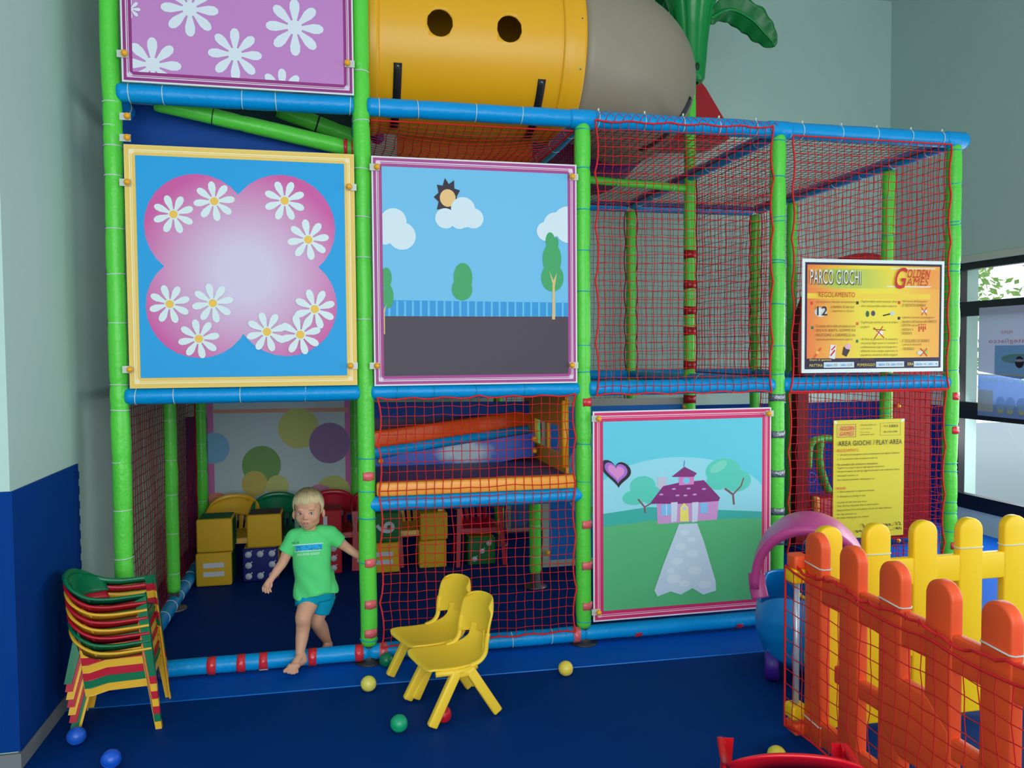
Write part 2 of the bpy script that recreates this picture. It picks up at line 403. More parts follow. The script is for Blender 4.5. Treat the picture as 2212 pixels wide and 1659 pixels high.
# beams running back, and along the back
def ev(L, s): n = int(L/s); return [L*(k+.5)/n for k in range(n)]
for x, l in ((0, 'left side'), (1.2, 'second line'), (2.4, 'centre line'), (3.6, 'fourth line'), (4.8, 'right side')):
    beam((x, .05, H2-.01), (x, 2.36, H2-.01), BR, ev(2.3, .3), False, 'top beam running back along the '+l)
    beam((x, .05, H1-.005), (x, 2.36, H1-.005), BR, ev(2.3, .38), False, 'middle beam running back along the '+l)
for x, l in ((0, 'left side'), (4.8, 'right side')):
    beam((x, .05, .055), (x, 2.36, .055), BR, ev(2.3, .22), False, 'floor level beam along the '+l)
for i in range(4):
    beam((i*1.2+.04, 2.4, H2-.02), (i*1.2+1.16, 2.4, H2-.02), BR, ev(1.1, .27), False, 'top back beam of the %s bay' % where[i])
    beam((i*1.2+.04, 2.4, H1), (i*1.2+1.16, 2.4, H1), BR, ev(1.1, .27), False, 'middle back beam of the %s bay' % where[i])
# extra green padded bars
G2 = puffy('beam', (2.45, 1.05, 2.86), (3.57, 1.2, 2.84), .028, G_POST, ev(1.1, .22), 'thin green padded bar inside the third bay', frame)
for t in ev(1.1, .22): ring(G2, V((2.45, 1.05, 2.86)).lerp(V((3.57, 1.2, 2.84)), t/1.1), (1, .1, 0), .029, W_TIE)
a, b = at(335, 222, 'y', .16), at(775, 326, 'y', .24)
o = puffy('beam', a, b, .043, G_POST, [.42], 'slanting green bar under the flower panel of the left bay', frame)
ring(o, a.lerp(b, .27), b-a, .045, mat('black_tie', (25, 28, 30), .4))
for t in (.93, .97): patch(o, a.lerp(b, t), (b-a), .047, -1.2, 1.2, .02, R_TAPE)
a, b = at(600, 236, 'y', .5), at(775, 300, 'y', .55)
o = puffy('beam', a, b, .047, G_POST, [.35], 'short slanting green bar behind the longer one', frame)
ring(o, a.lerp(b, .48), b-a, .049, mat('black_tie', (25, 28, 30), .4), wd=.005)

# decks
D_BRD = mat('dark_board', (40, 60, 95), .6)
mb = MB(); mb.box((1.2, 1.2, H1-.0), (2.3, 2.3, .03)); tag(mb.build('deck_board', D_BRD, None), 'dark padded deck over the two left bays, above the play area', 'deck')
mb = MB(); mb.box((.6, 1.6, H2-.05), (1.1, 1.4, .03)); tag(mb.build('deck_board', mat('teal_board', (20, 75, 85), .6), None), 'dark teal upper deck seen above the slanting green bars', 'deck')
# blue triangular board of the upper left bay
mb = MB(); pts = [at(x, y, 'y', .3) for x, y in ((255, 222), (340, 228), (800, 345), (800, 420), (255, 420))]
mb.prism(pts, (0, .03, 0)); tag(mb.build('side_board', mat('royal_board', (0, 66, 150), .55, .2), None), 'blue board behind the slanting green bar, above the yellow bordered panel', 'board')
mb = MB(); pts = [at(x, y, 'y', .75) for x, y in ((330, 200), (800, 200), (800, 400), (330, 400))]
mb.prism(pts, (0, .03, 0)); tag(mb.build('side_board', mat('deep_teal', (12, 62, 70), .6), None), 'dark teal board behind the two slanting green bars', 'board')

# ------------------------------------------------------------------ nets
def net(name, lab, A, B, Cc, D, cell=.05, scu=0, scv=0, sag=(0, 0, 0), r=.0024, m=NET, amp=.022, jit=.004, wave=0, edge=.0055, seed=0):
    """A-B is the v=0 edge, D-Cc the v=1 edge; scu / scv = number of ties along the side / top edges"""
    A, B, Cc, D = map(V, (A, B, Cc, D)); Lu = ((B-A).length+(Cc-D).length)/2; Lv = ((D-A).length+(Cc-B).length)/2
    nu, nv = max(2, round(Lu/cell)), max(2, round(Lv/cell)); nr = (B-A).cross(D-A).normalized(); sg = V(sag)
    def S(u, v):
        if scu:
            k = amp*abs(math.sin(PI*v*scu+.3*math.sin(v*5+seed)))**.7/Lu
            u = u + k*math.exp(-u*Lu/.13)*1.0 - k*math.exp(-(1-u)*Lu/.13)
        if scv:
            k = amp*.7*abs(math.sin(PI*u*scv))**.7/Lv
            v = v + k*math.exp(-v*Lv/.1) - k*math.exp(-(1-v)*Lv/.1)
        p = A.lerp(B, u).lerp(D.lerp(Cc, u), v)
        q = V((u*Lu*6+seed*3.1, v*Lv*6, seed))
        e = min(1, 8*u*(1-u))*min(1, 8*v*(1-v))
        p += (B-A).normalized()*(jit*2.2*noise.noise(q)+wave*math.sin(v*Lv*16+u*3))*e + (D-A).normalized()*jit*2.2*noise.noise(q+V((9, 9, 9)))*e
        p += nr*(.012*noise.noise(q*.4))*e + sg*(16*u*(1-u)*v*(1-v))
        return p
    mb = MB(); P = [[S(i/nu, j/nv) for i in range(nu+1)] for j in range(nv+1)]
    R2 = random.Random(seed)
    for j in range(1, nv):
        for i in range(1, nu): P[j][i] = P[j][i]+V([R2.uniform(-1, 1)*jit*.5 for _ in range(3)])
    for j in range(nv+1): mb.tube(P[j], edge if j in (0, nv) else r, 4 if j in (0, nv) else 3, cap=False)
    for i in range(nu+1): mb.tube([P[j][i] for j in range(nv+1)], edge if i in (0, nu) else r, 4 if i in (0, nu) else 3, cap=False)
    o = mb.build(name, m, None, fix=False); origin_to(o, A); return tag(o, lab, 'net')
YF = -.052
net('safety_net', 'red square-mesh net over the lower second bay, behind the two yellow chairs', (1.255, YF, .085), (2.345, YF, .085), (2.345, YF, 1.425), (1.255, YF, 1.425), scu=5, scv=6, seed=1)
net('safety_net', 'red net over the open upper third bay, left of the rule sign', (2.455, YF, 1.405), (3.545, YF, 1.405), (3.545, YF, 2.95), (2.455, YF, 2.93), scu=5, scv=5, seed=2)
net('safety_net', 'red net over the upper right bay, behind the orange and yellow rule sign', (3.655, YF, 1.41), (4.745, YF, 1.41), (4.745, YF, 2.9), (3.655, YF, 2.9), scu=5, scv=0, seed=3)
net('safety_net', 'red net over the lower right bay, behind the plain yellow rule sign', (3.655, YF+.02, .1), (4.745, YF+.02, .1), (4.745, YF+.02, 1.4), (3.655, YF+.02, 1.4), scu=4, seed=4)
net('safety_net', 'sagging red net stretched under the yellow tube', (1.25, .03, H2-.06), (2.36, .03, H2-.06), (2.36, 1.15, H2-.05), (1.25, 1.15, H2-.05), sag=(0, 0, -.07), wave=.006, seed=5)
net('safety_net', 'overhead net closing the top of the third bay', (2.45, .05, H2-.02), (3.56, .05, H2-.02), (3.56, 2.36, H2-.02), (2.45, 2.36, H2-.02), sag=(0, 0, -.04), seed=6, m=NET_DIM, r=.0019)
net('safety_net', 'overhead net closing the top of the right bay', (3.64, .05, H2-.02), (4.76, .05, H2-.02), (4.76, 2.36, H2-.02), (3.64, 2.36, H2-.02), sag=(0, 0, -.04), seed=7, m=NET_DIM, r=.0019)
net('safety_net', 'upper net on the right side of the frame, facing the window', (4.83, .05, 1.48), (4.83, 2.36, 1.48), (4.83, 2.36, 2.9), (4.83, .05, 2.9), scu=5, seed=8)
net('safety_net', 'lower net on the right side of the frame, before the blue wall pad', (4.83, .05, .08), (4.83, 2.36, .08), (4.83, 2.36, 1.42), (4.83, .05, 1.42), scu=5, seed=9)
net('safety_net', 'shade-dimmed red net on the left side of the boy, along the wall', (-.03, .05, .09), (-.03, 2.36, .09), (-.03, 2.36, 1.42), (-.03, .05, 1.42), scu=4, seed=10, m=NET_DIM)
net('safety_net', 'net along the back of the upper third bay', (2.45, 2.4, 1.48), (3.56, 2.4, 1.48), (3.56, 2.4, 2.88), (2.45, 2.4, 2.88), scu=5, seed=12, m=NET_DIM, r=.0018)
net('safety_net', 'net along the back of the upper right bay', (3.64, 2.4, 1.48), (4.76, 2.4, 1.48), (4.76, 2.4, 2.88), (3.64, 2.4, 2.88), scu=5, seed=13, m=NET_DIM, r=.0018)
net('safety_net', 'net along the back of the lower third bay, mostly behind the house panel', (2.45, 2.4, .1), (3.56, 2.4, .1), (3.56, 2.4, 1.4), (2.45, 2.4, 1.4), scu=5, seed=14, m=NET_DIM, r=.0018)
net('safety_net', 'upper partition net between the second and third bays', (2.43, .06, 1.5), (2.43, 2.3, 1.5), (2.43, 2.3, 2.9), (2.43, .06, 2.9), scu=5, seed=15, m=NET_DIM, r=.0018)
net('safety_net', 'upper partition net between the third and right bays', (3.62, .06, 1.5), (3.62, 1.14, 1.5), (3.62, 1.14, 2.9), (3.62, .06, 2.9), scu=4, seed=16, m=NET_DIM, r=.0018)
# lacing cord on the top front beam
mb = MB()
for k in range(22):
    x = 2.47+k*.05; mb.tube([(x, -.052, H2-.02), (x+.012, -.056, H2+.012), (x+.03, -.05, H2+.03), (x+.05, -.052, H2+.012)], .0022, 3)
mb.build('lacing_cord', NET, frame)

# ------------------------------------------------------------------ flat printed art
def clip(poly, W, Hh, q=0):
    for ax, lim, sg in ((0, q, 1), (0, W-q, -1), (1, q, 1), (1, Hh-q, -1)):
        out = []
        for i, p in enumerate(poly):
            q = poly[i-1]; ip = (p[ax]-lim)*sg >= 0; iq = (q[ax]-lim)*sg >= 0
            if ip != iq:
                t = (lim-q[ax])/(p[ax]-q[ax]); out.append((q[0]+(p[0]-q[0])*t, q[1]+(p[1]-q[1])*t))
            if ip: out.append(p)
        poly = out
        if len(poly) < 3: return []
    return poly
PRINT = {}
def pm(rgb):
    if rgb not in PRINT: PRINT[rgb] = mat('print_%02x%02x%02x' % tuple(rgb), rgb, .5, .35)
    return PRINT[rgb]
class Art:
    def __init__(s, O, W, Hh, U=(1, 0, 0), Vv=(0, 0, 1)):
        s.O, s.W, s.H, s.U, s.Vv = V(O), W, Hh, V(U), V(Vv); s.N = s.Vv.cross(s.U)*1.0
        if s.N.dot(CAM-s.O) < 0: s.N = -s.N
        s.mb = MB(); s.mats = []; s.z = .0005; s.q = 0
    def mi(s, m):
        m = m if isinstance(m, bpy.types.Material) else pm(m)
        if m not in s.mats: s.mats.append(m)
        return s.mats.index(m)
    def L(s, px, py):
        i = 1; p = at(px, py, 'y', s.O.y); return ((p-s.O).dot(s.U), (p-s.O).dot(s.Vv))
    def poly(s, pts, m, px=False):
        if px: pts = [s.L(*p) for p in pts]
        pts = clip(list(pts), s.W, s.H, s.q)
        if len(pts) < 3: return
        s.z += .00006
        s.mb.add([s.O+s.U*x+s.Vv*y+s.N*s.z for x, y in pts], [tuple(range(len(pts)))], s.mi(m), False)
    def rect(s, x0, y0, x1, y1, m): s.poly([(x0, y0), (x1, y0), (x1, y1), (x0, y1)], m)
    def circ(s, x, y, rx, ry, m, rot=0, n=28):
        c, sn = math.cos(rot), math.sin(rot)
        s.poly([(x+rx*math.cos(a)*c-ry*math.sin(a)*sn, y+rx*math.cos(a)*sn+ry*math.sin(a)*c) for a in (2*PI*k/n for k in range(n))], m)
    def circp(s, px, py, rpx, m, rpy=None, rot=0):
        x, y = s.L(px, py); x2, _ = s.L(px+rpx, py); _, y2 = s.L(px, py-(rpy or rpx)); s.circ(x, y, abs(x2-x), abs(y2-y), m, rot)
    def line(s, pts, wd, m, px=False):
        if px: pts = [s.L(*p) for p in pts]
        for i in range(len(pts)-1):
            a, b = V((*pts[i], 0)), V((*pts[i+1], 0)); d = (b-a)
            if d.length < 1e-6: continue
            n = V((-d.y, d.x, 0)).normalized()*wd/2
            s.poly([tuple((q)[:2]) for q in (a+n, b+n, b-n, a-n)], m)
    def daisy(s, px, py, rpx, m, cm=None, rot=.35, n=8):
        x, y = s.L(px, py); x2, _ = s.L(px+rpx, py); R = abs(x2-x); z0 = s.z
        for k in range(n):
            a = rot+2*PI*k/n;             pts = []
            for t, wd in ((.16, .05), (.4, .11), (.65, .175), (.85, .165), (.97, .09), (1.0, 0), (.97, -.09), (.85, -.165), (.65, -.175), (.4, -.11), (.16, -.05)):
                pts.append((x+R*(t*math.cos(a)-wd*math.sin(a)), y+R*(t*math.sin(a)+wd*math.cos(a))))
            s.poly(pts, m)
        s.circ(x, y, R*.26, R*.26, m)
        if cm: s.circ(x, y, R*.2, R*.2, cm)
    def cloud(s, lst, m):
        z = s.z
        for px, py, r in lst: s.circp(px, py, r, m)
    def border(s, bw, outer, band, line, inner):
        W, Hh = s.W, s.H
        s.rect(0, 0, W, Hh, outer); e = .008; s.rect(e, e, W-e, Hh-e, band)
        for k, t in ((.34, .0055), (.56, .003)):
            q = e+bw*k; s.rect(q, q, W-q, Hh-q, line); q += t; s.rect(q, q, W-q, Hh-q, band)
        for cx, cy, sx, sy in ((0, 0, 1, 1), (W, 0, -1, 1), (0, Hh, 1, -1), (W, Hh, -1, -1)):
            for a in (.1, .5, .78, 1.07, 1.5):
                s.circ(cx+sx*(.024+.017*math.cos(a)), cy+sy*(.024+.017*math.sin(a)), .012, .0035, line, rot=a*sx*sy)
        q = e+bw; s.rect(q, q, W-q, Hh-q, inner); s.q = q
    def build(s, name, parent): return s.mb.build(name, s.mats, parent, fix=False)
def text_mesh(txt, size=1, shear=0, bold=0, xs=1.0):
    bold = 0 if 'M' in txt else bold; cu = bpy.data.curves.new('t', 'FONT'); cu.body = txt; cu.size = size; cu.shear = shear; cu.offset = bold; cu.resolution_u = 3; cu.space_character = 1.1
    o = bpy.data.objects.new('t', cu); C.objects.link(o)
    me = bpy.data.meshes.new_from_object(o.evaluated_get(bpy.context.evaluated_depsgraph_get()))
    vs = [V((v.co.x*xs, v.co.y)) for v in me.vertices]; fs = [tuple(p.vertices) for p in me.polygons]
    bpy.data.objects.remove(o); bpy.data.curves.remove(cu); bpy.data.meshes.remove(me)
    return vs, fs
def write(mb, art, txt, x, y, size, mi=0, width=None, height=None, z=.003, shear=0, bold=0, rot=0, mirror=False):
    vs, fs = text_mesh(txt, size, shear, bold)
    if not vs: return
    x0 = min(v.x for v in vs); x1 = max(v.x for v in vs); y0 = min(v.y for v in vs); y1 = max(v.y for v in vs)
    kx = width/(x1-x0) if width else 1; ky = height/(y1-y0) if height else (kx if width and not height else 1)
    c, s_ = math.cos(rot), math.sin(rot); out = []
    for v in vs:
        a, b = (v.x-x0)*kx, (v.y-y0)*ky
        if mirror: a = (width or (x1-x0))-a
        out.append(art.O+art.U*(x+a*c-b*s_)+art.Vv*(y+a*s_+b*c)+art.N*z)
    mb.add(out, fs, mi, False)
def board(name, lab, O, W, Hh, cat='panel', t=.008, U=(1, 0, 0), Vv=(0, 0, 1), m=WHITE):
    A = Art(O, W, Hh, U, Vv)
    th = thing(name, lab, cat, O)
    mb = MB(); c = A.O+A.U*W/2+A.Vv*Hh/2-A.N*(t/2)
    R = Matrix((A.U, A.N, A.Vv)).transposed()
    mb.box(c, (W, t, Hh), R); mb.build('backing', m, th)
    return A, th
def knobs(th, pts, side):
    for p, s in zip(pts, side):
        mb = MB(); p = V(p); mb.ell(p+V((0, -.022, 0)), (.016, .016, .016), nu=12, nv=8)
        k = mb.build('knob', KNOB, th)
        mb = MB(); mb.box(p+V((s*.012, -.008, 0)), (.05, .006, .034)); mb.tube([p, p+V((0, -.012, 0))], .007, 8); mb.build('clip', CLIP, k)
YP = -.062
DW, DC = (222, 236, 236), (245, 195, 80)
# upper flower panel (goes out of the frame)
A, th = board('flower_panel', 'lilac panel with large pale daisies and plum border, top left of the frame', (.063, YP, 2.975), 1.1, 1.16)
A.border(.042, (225, 228, 225), (150, 45, 125), (225, 205, 225), (198, 132, 196))
for x, y, r in ((330, 140, 62), (410, 20, 62), (637, 60, 62), (508, 118, 58), (610, 198, 50), (282, 20, 22), (775, 165, 30), (290, 205, 0.1)):
    if r > 1: A.daisy(x, y, r, (222, 230, 238), rot=.0)
A.build('print', th)
knobs(th, [at(271, 118, 'y', YP), at(750, 139, 'y', YP)], [-1, 1])
# yellow bordered quatrefoil panel
A, th = board('flower_panel', 'yellow bordered blue panel with a pink four-lobed flower field of white daisies', (.062, YP, 1.49), 1.096, 1.186)
A.border(.043, (238, 205, 110), (240, 200, 100), (250, 232, 185), (0, 158, 222))
pk = bpy.data.materials.new('print_pink_fade'); pk.use_nodes = True; nt = pk.node_tree; bs = nt.nodes['Principled BSDF']; bs.inputs['Roughness'].default_value = .5
tc = nt.nodes.new('ShaderNodeTexCoord'); vm = nt.nodes.new('ShaderNodeVectorMath'); vm.operation = 'DISTANCE'
q = at(528, 590, 'y', YP); vm.inputs[1].default_value = tuple(q-V((.062, YP, 1.49)))
rp = nt.nodes.new('ShaderNodeValToRGB'); rp.color_ramp.elements[0].position = .12; rp.color_ramp.elements[0].color = (*lin((215, 200, 228)), 1)
rp.color_ramp.elements[1].position = .52; rp.color_ramp.elements[1].color = (*lin((208, 78, 158)), 1)
nt.links.new(tc.outputs['Object'], vm.inputs[0]); nt.links.new(vm.outputs['Value'], rp.inputs[0]); nt.links.new(rp.outputs[0], bs.inputs['Base Color'])
z = A.z
for x, y, r in ((428, 490, 114), (610, 492, 114), (430, 662, 112), (618, 660, 110)): A.circp(x, y, r, pk)
A.poly([(420, 485), (618, 490), (618, 660), (430, 668)], pk, True)
for x, y in ((375, 463), (463, 435), (615, 434), (666, 518), (367, 657), (460, 655), (430, 732), (680, 668), (577, 717), (649, 723)): A.daisy(x, y, 45, DW, DC, rot=rb.uniform(.1, .5))
A.build('print', th)
knobs(th, [at(277, 395, 'y', YP), at(754, 405, 'y', YP), at(283, 798, 'y', YP), at(757, 790, 'y', YP)], [-1, 1, -1, 1])
# loose knobs above it
th2 = thing('clip_knob', 'upper of the two loose orange knobs on the left post, above the yellow border', 'knob', at(277, 253, 'y', YP), group=None); knobs(th2, [at(277, 253, 'y', YP)], [-1])
th2 = thing('clip_knob', 'lower of the two loose orange knobs on the left post, above the yellow border', 'knob', at(277, 299, 'y', YP)); knobs(th2, [at(277, 299, 'y', YP)], [-1])
# sky and clouds panel
A, th = board('cloud_panel', 'pink bordered panel with blue sky, clouds, a dark-rayed sun and small trees', (1.245, YP, 1.483), 1.104, 1.19)
A.border(.044, (228, 225, 228), (172, 70, 140), (228, 210, 225), (112, 192, 232))
A.poly([(822, 648), (1232, 654), (1232, 700), (822, 700)], (45, 150, 215), True)
for k in range(24): A.line([(824+k*17, 650), (824+k*17, 690)], .011, (95, 190, 232), True)
A.poly([(820, 683), (1100, 684), (1235, 684), (1235, 815), (820, 815)], (72, 62, 76), True)
A.poly([A.L(966+31*s*math.cos(a)*.95, 426-42*s*math.sin(a)) for s, a in ((1.0 if k % 2 else .68, 2*PI*k/18) for k in range(18))], (42, 34, 52))
A.circp(967, 428, 17, (240, 195, 130), 19)
A.cloud([(962, 472, 22), (1000, 452, 26), (1022, 472, 22), (992, 475, 20), (1003, 470, 22), (960, 474, 18)], (216, 232, 238))
A.cloud([(836, 492, 32), (850, 478, 28), (868, 510, 30), (830, 505, 24)], (216, 232, 238))
A.cloud([(1180, 500, 21), (1200, 485, 26), (1228, 480, 34), (1226, 500, 25)], (216, 232, 238))
def tree(tx, ty, h, wd):
    A.poly([(tx-wd*.1, ty), (tx-wd*.06, ty-h*.55), (tx-wd*.3, ty-h*.75), (tx, ty-h*.6), (tx+wd*.25, ty-h*.72), (tx+wd*.1, ty-h*.5), (tx+wd*.12, ty)], (222, 190, 130), True)
def crown(lst):
    z = A.z
    for px, py, rx, ry in lst: A.circp(px, py, rx, (62, 165, 100), ry)
crown([(1188, 520, 10, 18), (1192, 560, 20, 35), (1193, 600, 24, 30), (1201, 525, 5, 12)]); tree(1195, 690, 140, 30)
crown([(834, 600, 12, 22), (838, 640, 12, 26)]); tree(829, 722, 90, 22)
crown([(1000, 600, 20, 32), (998, 625, 22, 24)])
A.build('print', th)
knobs(th, [at(814, 362, 'y', YP), at(1234, 383, 'y', YP), at(814, 790, 'y', YP), at(1234, 789, 'y', YP)], [-1, 1, -1, 1])
# house panel
A, th = board('house_panel', 'crimson bordered panel with a purple-roofed house, stone path, trees and a heart', (2.438, YP, .14), 1.09, 1.182)
A.border(.05, (232, 222, 228), (212, 45, 105), (238, 190, 205), (98, 205, 225))
A.poly([A.L(1470+190*math.cos(a), 1085-98*math.sin(a)-(x_*.0)) for a, x_ in ((2*PI*k/40, 0) for k in range(40))], (150, 218, 232))
A.poly([(1290, 1112), (1400, 1095), (1520, 1100), (1655, 1105), (1655, 1330), (1290, 1340)], (60, 175, 165), True)
A.poly([(1290, 1140), (1400, 1125), (1655, 1118), (1655, 1330), (1290, 1340)], (88, 182, 122), True)
A.circ(*A.L(1475, 1200), .0, .0, (88, 182, 122))
tl = (88, 205, 185)
for px, py, rx, ry in ((1388, 1050, 28, 22), (1370, 1075, 26, 16), (1408, 1070, 22, 20), (1562, 1018, 38, 28), (1590, 1038, 32, 24), (1550, 1040, 24, 18)): A.circp(px, py, rx, tl, ry)
A.circp(1552, 1008, 20, (120, 215, 190), 10, rot=.5)
br = (128, 92, 92)
A.line([(1585, 1090), (1583, 1068), (1565, 1055)], .012, br, True); A.line([(1583, 1068), (1600, 1050), (1606, 1032)], .009, br, True)
A.line([(1393, 1108), (1392, 1095), (1378, 1078)], .01, br, True); A.line([(1392, 1095), (1405, 1088)], .008, br, True)
A.poly([(1418, 1085), (1552, 1082), (1548, 1122), (1420, 1132)], (205, 150, 205), True)
A.poly([(1420, 1055), (1420, 1030), (1440, 1030), (1438, 1055)], (195, 195, 215), True)
A.poly([(1403, 1088), (1432, 1050), (1468, 1042), (1520, 1037), (1555, 1075), (1552, 1082), (1470, 1088)], (132, 48, 120), True)
for x, y in ((1428, 1068), (1455, 1056), (1487, 1055), (1500, 1068), (1520, 1056), (1480, 1070), (1463, 1070)): A.circp(x, y, 4.5, (200, 150, 210), 2)
A.poly([(1466, 1048), (1498, 1046), (1499, 1028), (1466, 1030)], (215, 130, 195), True); A.circp(1482, 1038, 7, (120, 200, 235))
A.poly([(1450, 1030), (1478, 1008), (1505, 1022), (1498, 1030)], (132, 48, 120), True); A.line([(1477, 1008), (1478, 995)], .005, (90, 130, 210), True)
A.poly([(1428, 1090), (1450, 1088), (1450, 1112), (1428, 1114)], (130, 190, 235), True); A.line([(1439, 1089), (1439, 1113)], .004, DW, True)
A.poly([(1512, 1086), (1528, 1086), (1528, 1108), (1512, 1109)], (130, 190, 235), True)
for x in (1455, 1500): A.poly([(x-6, 1085), (x+8, 1084), (x+6, 1126), (x-6, 1128)], (205, 212, 232), True)
A.poly([(1468, 1126), (1469, 1096), (1477, 1086), (1486, 1096), (1487, 1126)], (240, 225, 110), True); A.circp(1478, 1098, 4, (190, 200, 240))
pw = (196, 214, 230)
A.poly([(1466, 1132), (1505, 1130), (1520, 1170), (1545, 1255), (1546, 1275), (1518, 1284), (1495, 1270), (1470, 1284), (1448, 1277), (1420, 1288), (1413, 1275), (1432, 1220)], pw, True)
for x, y, rx in ((1478, 1150, 10), (1493, 1165, 9), (1470, 1180, 12), (1495, 1195, 13), (1462, 1212, 13), (1500, 1232, 15), (1455, 1250, 16), (1522, 1262, 14), (1478, 1260, 12), (1448, 1232, 9)): A.circp(x, y, rx, (208, 224, 236), rx*.6)
def heart(px, py, r, m):
    pts = []
    for k in range(36):
        t = 2*PI*k/36; x = 16*math.sin(t)**3; y = 13*math.cos(t)-5*math.cos(2*t)-2*math.cos(3*t)-math.cos(4*t)
        a = -.15; pts.append((px+(x*math.cos(a)-y*math.sin(a)*-1)*r/16, py-(y*math.cos(a)+x*math.sin(a))*r/16))
    A.poly(pts, m, True)
heart(1331, 1020, 33, (45, 30, 50)); heart(1331, 1019, 25, (165, 110, 205)); heart(1331, 1019, 18, (222, 140, 205))
A.build('print', th)
knobs(th, [at(1291, 904, 'y', YP), at(1657, 893, 'y', YP), at(1291, 1321, 'y', YP)], [-1, 1, -1])
# bubble panel at the back of the left bay
YB = 2.52
p0, p1 = at(452, 1150, 'y', YB), at(757, 868, 'y', YB)
A, th = board('bubble_panel', 'pink framed grey-white panel with coloured bubbles at the back of the left bay', (p0.x, YB, .3), p1.x-p0.x, 1.12)
A.rect(0, 0, A.W, A.H, (205, 110, 175)); A.rect(.05, 0, A.W-.05, A.H, (188, 205, 212))
A.poly([(458, 885), (752, 880), (752, 889), (458, 893)], (215, 150, 130), True)
for x, y, r, c in ((645, 925, 44, (190, 195, 110)), (712, 957, 44, (140, 110, 160)), (462, 968, 34, (130, 180, 225)), (565, 1005, 42, (110, 160, 85)), (550, 1045, 28, (200, 180, 90)), (600, 1050, 24, (195, 200, 120)), (720, 1065, 38, (190, 195, 110)), (690, 1078, 32, (200, 130, 165)), (470, 1090, 26, (225, 140, 110))): A.circp(x, y, r, c)
A.build('print', th)

# ------------------------------------------------------------------ rule signs
def grad_mat(name, stops, axis=0, scale=1.0, rough=.45, wob=.0):
    m = bpy.data.materials.new(name); m.use_nodes = True; nt = m.node_tree; b = nt.nodes['Principled BSDF']; b.inputs['Roughness'].default_value = rough
    tc = nt.nodes.new('ShaderNodeTexCoord'); sp = nt.nodes.new('ShaderNodeSeparateXYZ'); mm = nt.nodes.new('ShaderNodeMath'); mm.operation = 'MULTIPLY_ADD'
    r = nt.nodes.new('ShaderNodeValToRGB'); nz = nt.nodes.new('ShaderNodeTexNoise'); nz.inputs['Scale'].default_value = 3
    mm.inputs[1].default_value = scale; a = nt.nodes.new('ShaderNodeMath'); a.operation = 'MULTIPLY_ADD'; a.inputs[1].default_value = wob
    nt.links.new(tc.outputs['Object'], sp.inputs[0]); nt.links.new(sp.outputs[axis], mm.inputs[0]); mm.inputs[2].default_value = 0
    nt.links.new(tc.outputs['Object'], nz.inputs['Vector']); nt.links.new(nz.outputs['Fac'], a.inputs[0]); nt.links.new(mm.outputs[0], a.inputs[2])
    nt.links.new(a.outputs[0], r.inputs[0]); nt.links.new(r.outputs[0], b.inputs['Base Color'])
    e = r.color_ramp.elements
    while len(e) > 1: e.remove(e[-1])
    e[0].position = stops[0][0]; e[0].color = (*lin(stops[0][1]), 1)
    for p, c in stops[1:]: k = e.new(p); k.color = (*lin(c), 1)
    return m
INK = pm((52, 50, 48)); RED = pm((205, 35, 40)); BLK = pm((25, 22, 28)); SWH = pm((228, 232, 228))
YS = -.078
c0 = at(1735, 806, 'y', YS)
SW, SH = at(2037, 795, 'y', YS).x-c0.x+.01, at(1723, 562, 'y', YS).z-c0.z+.01
A, th = board('rule_sign', 'orange and yellow PARCO GIOCHI rule sign with a white edge, on the upper right net', (c0.x-.01, YS, c0.z-.0), SW, SH, 'sign', .006)
def f(u, v): return (u*SW, v*SH)
A.rect(.018, .022, SW-.018, SH-.02, (38, 26, 62))
gm1 = grad_mat('sign_gradient', [(0, (235, 95, 45)), (.18, (240, 160, 45)), (.42, (235, 215, 45)), (.62, (238, 215, 40)), (.85, (240, 175, 45)), (1, (238, 160, 50))], 0, 1/SW, wob=.02)
A.rect(.032, .085, SW-.032, SH-.034, gm1)
gm2 = grad_mat('sign_gradient_top', [(0, (215, 60, 40)), (.12, (240, 140, 50)), (.3, (175, 195, 70)), (.5, (190, 200, 70)), (.7, (240, 215, 50)), (.95, (238, 150, 50))], 0, 1/SW, wob=.15)
A.rect(.032, SH-.17, SW-.032, SH-.055, gm2)
A.rect(.032, SH*.655, SW*.9, SH*.70, (240, 205, 60))
for a, b in ((.15, .36), (.515, .715), (.785, .965)): A.rect(a*SW, .030, b*SW, .062, (205, 225, 235))
for x, y, c in ((.055, .60, (225, 50, 50)), (.37, .605, (40, 35, 45)), (.665, .61, (225, 50, 50)), (.06, .385, (40, 110, 80)), (.37, .42, (225, 90, 50)), (.665, .47, (40, 35, 45)), (.37, .265, (40, 120, 80))):
    A.rect(x*SW, y*SH, x*SW+.017, y*SH+.017, c)
# small pictograms
def Lp(pts, wd, m): A.line([f(*p) for p in pts], wd, m)
A.circ(*f(.125, .535), .04, .028, SWH); A.circ(*f(.45, .52), .012, .018, (50, 90, 60)); A.circ(*f(.49, .525), .014, .016, (70, 70, 90))
A.circ(*f(.625, .525), .013, .013, (190, 205, 225)); Lp([(.56, .505), (.61, .52)], .008, BLK)
A.circ(*f(.54, .35), .022, .014, SWH); Lp([(.49, .385), (.58, .375)], .004, BLK); Lp([(.5, .3), (.56, .41)], .006, RED); Lp([(.495, .4), (.57, .305)], .006, RED)
Lp([(.08, .13), (.13, .22)], .012, (225, 90, 40)); A.circ(*f(.105, .18), .012, .01, (240, 190, 80))
A.poly([f(.185, .13), f(.225, .12), f(.235, .24), f(.195, .25)], (225, 225, 228)); Lp([(.195, .15), (.225, .2)], .01, RED); Lp([(.2, .2), (.228, .235)], .008, RED)
A.poly([f(.275, .16), f(.305, .14), f(.33, .2), f(.285, .23)], (60, 45, 45)); A.circ(*f(.315, .23), .02, .016, (225, 175, 195))
